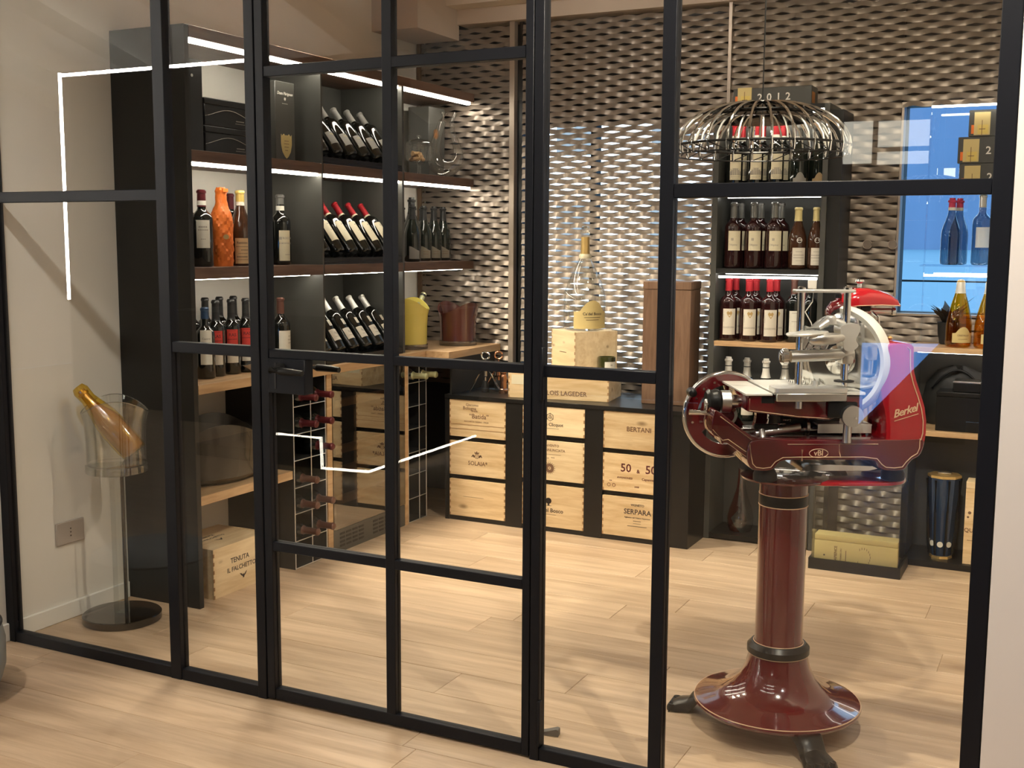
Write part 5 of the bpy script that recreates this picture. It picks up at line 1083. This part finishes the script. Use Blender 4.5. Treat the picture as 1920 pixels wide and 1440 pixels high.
t = thing('wrapped_bottle', 'amber bottle in yellow cellophane leaning out of the clear acrylic cup', 'bottle', Vector((SX, SY, .655))-Vector((dv.x, dv.y, 0))*.108, rot=q_)
part('glass_body', lathe(B(), prof_of('champagne', .30, .046), 28), plain('amber_dark_glass', (.42, .22, .03), .15, coat=.8, grain=.2, gscale=20), t); part('foil_cap', cap_mesh('champagne', .30, .046, 'gold', .76), None, t)
o = part('paper_label', label_mesh(.0462, .02, .095, .9, 'paper_gold', 'crest'), None, t, rot=(0, 0, -2.2)); part('label_print', print_mesh('cb', .0464, .045, dash((0, .01, .05, .004), (0, -.006, .05, .003)), 'ink_brown'), None, o)
def crk(a, k, x, y, z):
    s = 1+.03*math.sin(5*a+k)+.02*math.sin(11*a-2*k); return x*s, y*s, z
part('cellophane', lathe(B(), [(.046, -.004), (.051, .03), (.052, .12), (.048, .17), (.036, .22), (.027, .26), (.029, .30), (.022, .318)], 40, warp=crk), glassy('yellow_cellophane', (.98, .80, .28), .10, .25, .12), t, smooth=25)

# ================================================================ wire dome pendant
LX, LY, LZ, LR = 2.500, .787, 1.747, .268
t = thing('pendant_lamp', 'black wire dome pendant lamp hanging on a thin cord above the slicer', 'pendant lamp', (LX, LY, LZ))
ring = lambda r, z, q: tube(B(), [(r*math.cos(a*PI/32), r*math.sin(a*PI/32), z) for a in range(64)], q, 6, True)
part('rim_ring', ring(LR, 0, .004), 'black', t); part('lower_ring', ring(LR-.004, -.028, .0025), 'black', t); part('top_ring', ring(.040, .131, .005), 'black', t); part('inner_ring', ring(.15, .100, .0025), 'black', t)
for k in range(26):
    a = k*2*PI/26; c, s = math.cos(a), math.sin(a); P_ = []
    for q in range(9):
        u = q/8; th_ = u*PI/2; P_.append((c*(.04+(LR-.04)*math.sin(th_)), s*(.04+(LR-.04)*math.sin(th_)), .131*math.cos(th_)))
    P_.append((c*(LR-.004), s*(LR-.004), -.028)); part('rib', tube(B(), P_, .0042, 8), 'chrome', t)
for k in range(26):
    a, b = k*2*PI/26, (k+1)*2*PI/26; part('brace', cyl(B(), (LR*math.cos(a), LR*math.sin(a), -.001), ((LR-.004)*math.cos(b), (LR-.004)*math.sin(b), -.027), .0016, seg=5), 'black', t)
for k in range(18):
    a = k*2*PI/18+.1; c, s = math.cos(a), math.sin(a); part('inner_rib', tube(B(), [(c*(.045+.165*math.sin(q*PI/12)), s*(.045+.165*math.sin(q*PI/12)), .112*math.cos(q*PI/12)) for q in range(7)], .0028, 6), 'white_paint', t)
part('net_cap', lathe(B(), [(.04, .127), (.12, .112), (.185, .080), (.182, .078), (.119, .109), (.04, .124)], 26, caps=(False, False)), glassy('black_net', (.16, .15, .15), .02), t)
part('lamp_socket', lathe(B(), [(.030, .098), (.034, .104), (.034, .122), (.010, .132), (.004, .136)], 20), 'black', t); part('power_cord', cyl(B(), (0, 0, .136), (0, 0, 1.072), .0022, seg=6), 'black', t)

# ================================================================ small fixtures
t = thing('wall_socket', 'square taupe power socket on the white wall near the floor', 'socket', (.001, .281, .337))
part('cover_plate', bx(0, .009, -.067, .067, -.043, .043, .002, 1), 'socket', t)
for k in range(3): part('pin_hole', cyl(B(), (.0085, 0, -.014+.014*k), (.0095, 0, -.014+.014*k), .0032, seg=10), 'ink', t)
t = thing('door_stop', 'small grey wedge door stop on the floor inside the glass', 'door stop', (2.080, .155, 0), math.radians(10)); part('stop_wedge', prism(B(), [(-.03, .004), (.035, 0), (.035, .020), (.028, .022)], -.012, .012, 'xz'), plain('grey_rubber', (.12, .11, .10), .6, grain=.1), t); part('base_plate', bx(-.026, .03, -.010, .010, -.0, .0035), 'steel', t)
t = thing('leather_pouf', 'round grey leather pouf at the edge of the front room', 'pouf', (.205, -.515, 0))
part('pouf_body', lathe(B(), [(.20, .028), (.235, .04), (.25, .09), (.252, .17), (.24, .225), (.20, .25), (0, .255)], 48), 'pouf', t); part('piping', tube(B(), [(.241*math.cos(a*PI/24), .241*math.sin(a*PI/24), .226) for a in range(48)], .004, 6, True), 'black', t)
for k in range(4): part('leg', cyl(B(), (.15*math.cos(k*PI/2+.6), .15*math.sin(k*PI/2+.6), 0), (.15*math.cos(k*PI/2+.6), .15*math.sin(k*PI/2+.6), .0275), .02, seg=12), 'black', t)
# linear ceiling lights of the front room
for k in range(3):
    t = thing('linear_light', ('long ceiling light of three glowing bars, row by the glass', 'long ceiling light of three glowing bars, middle row', 'long ceiling light of three glowing bars, row by the bar counter')[k], 'ceiling light', (1.9, -1.35-.75*k, 3.0))
    part('light_rail', bx(-1.0, 1.0, -.03, .03, .012, .04), 'white_paint', t)
    for q in range(3): part('glow_bar', bx(-.95+.66*q, -.37+.66*q, -.025, .025, 0, .011), emis('bar_glow', (1, .89, .78), 26) if not (k or q) else bpy.data.materials['bar_glow'], t)
    for s in (-.8, .8): part('hanger_wire', cyl(B(), (s, 0, .04), (s, 0, 1.0), .002, seg=5), 'steel', t)
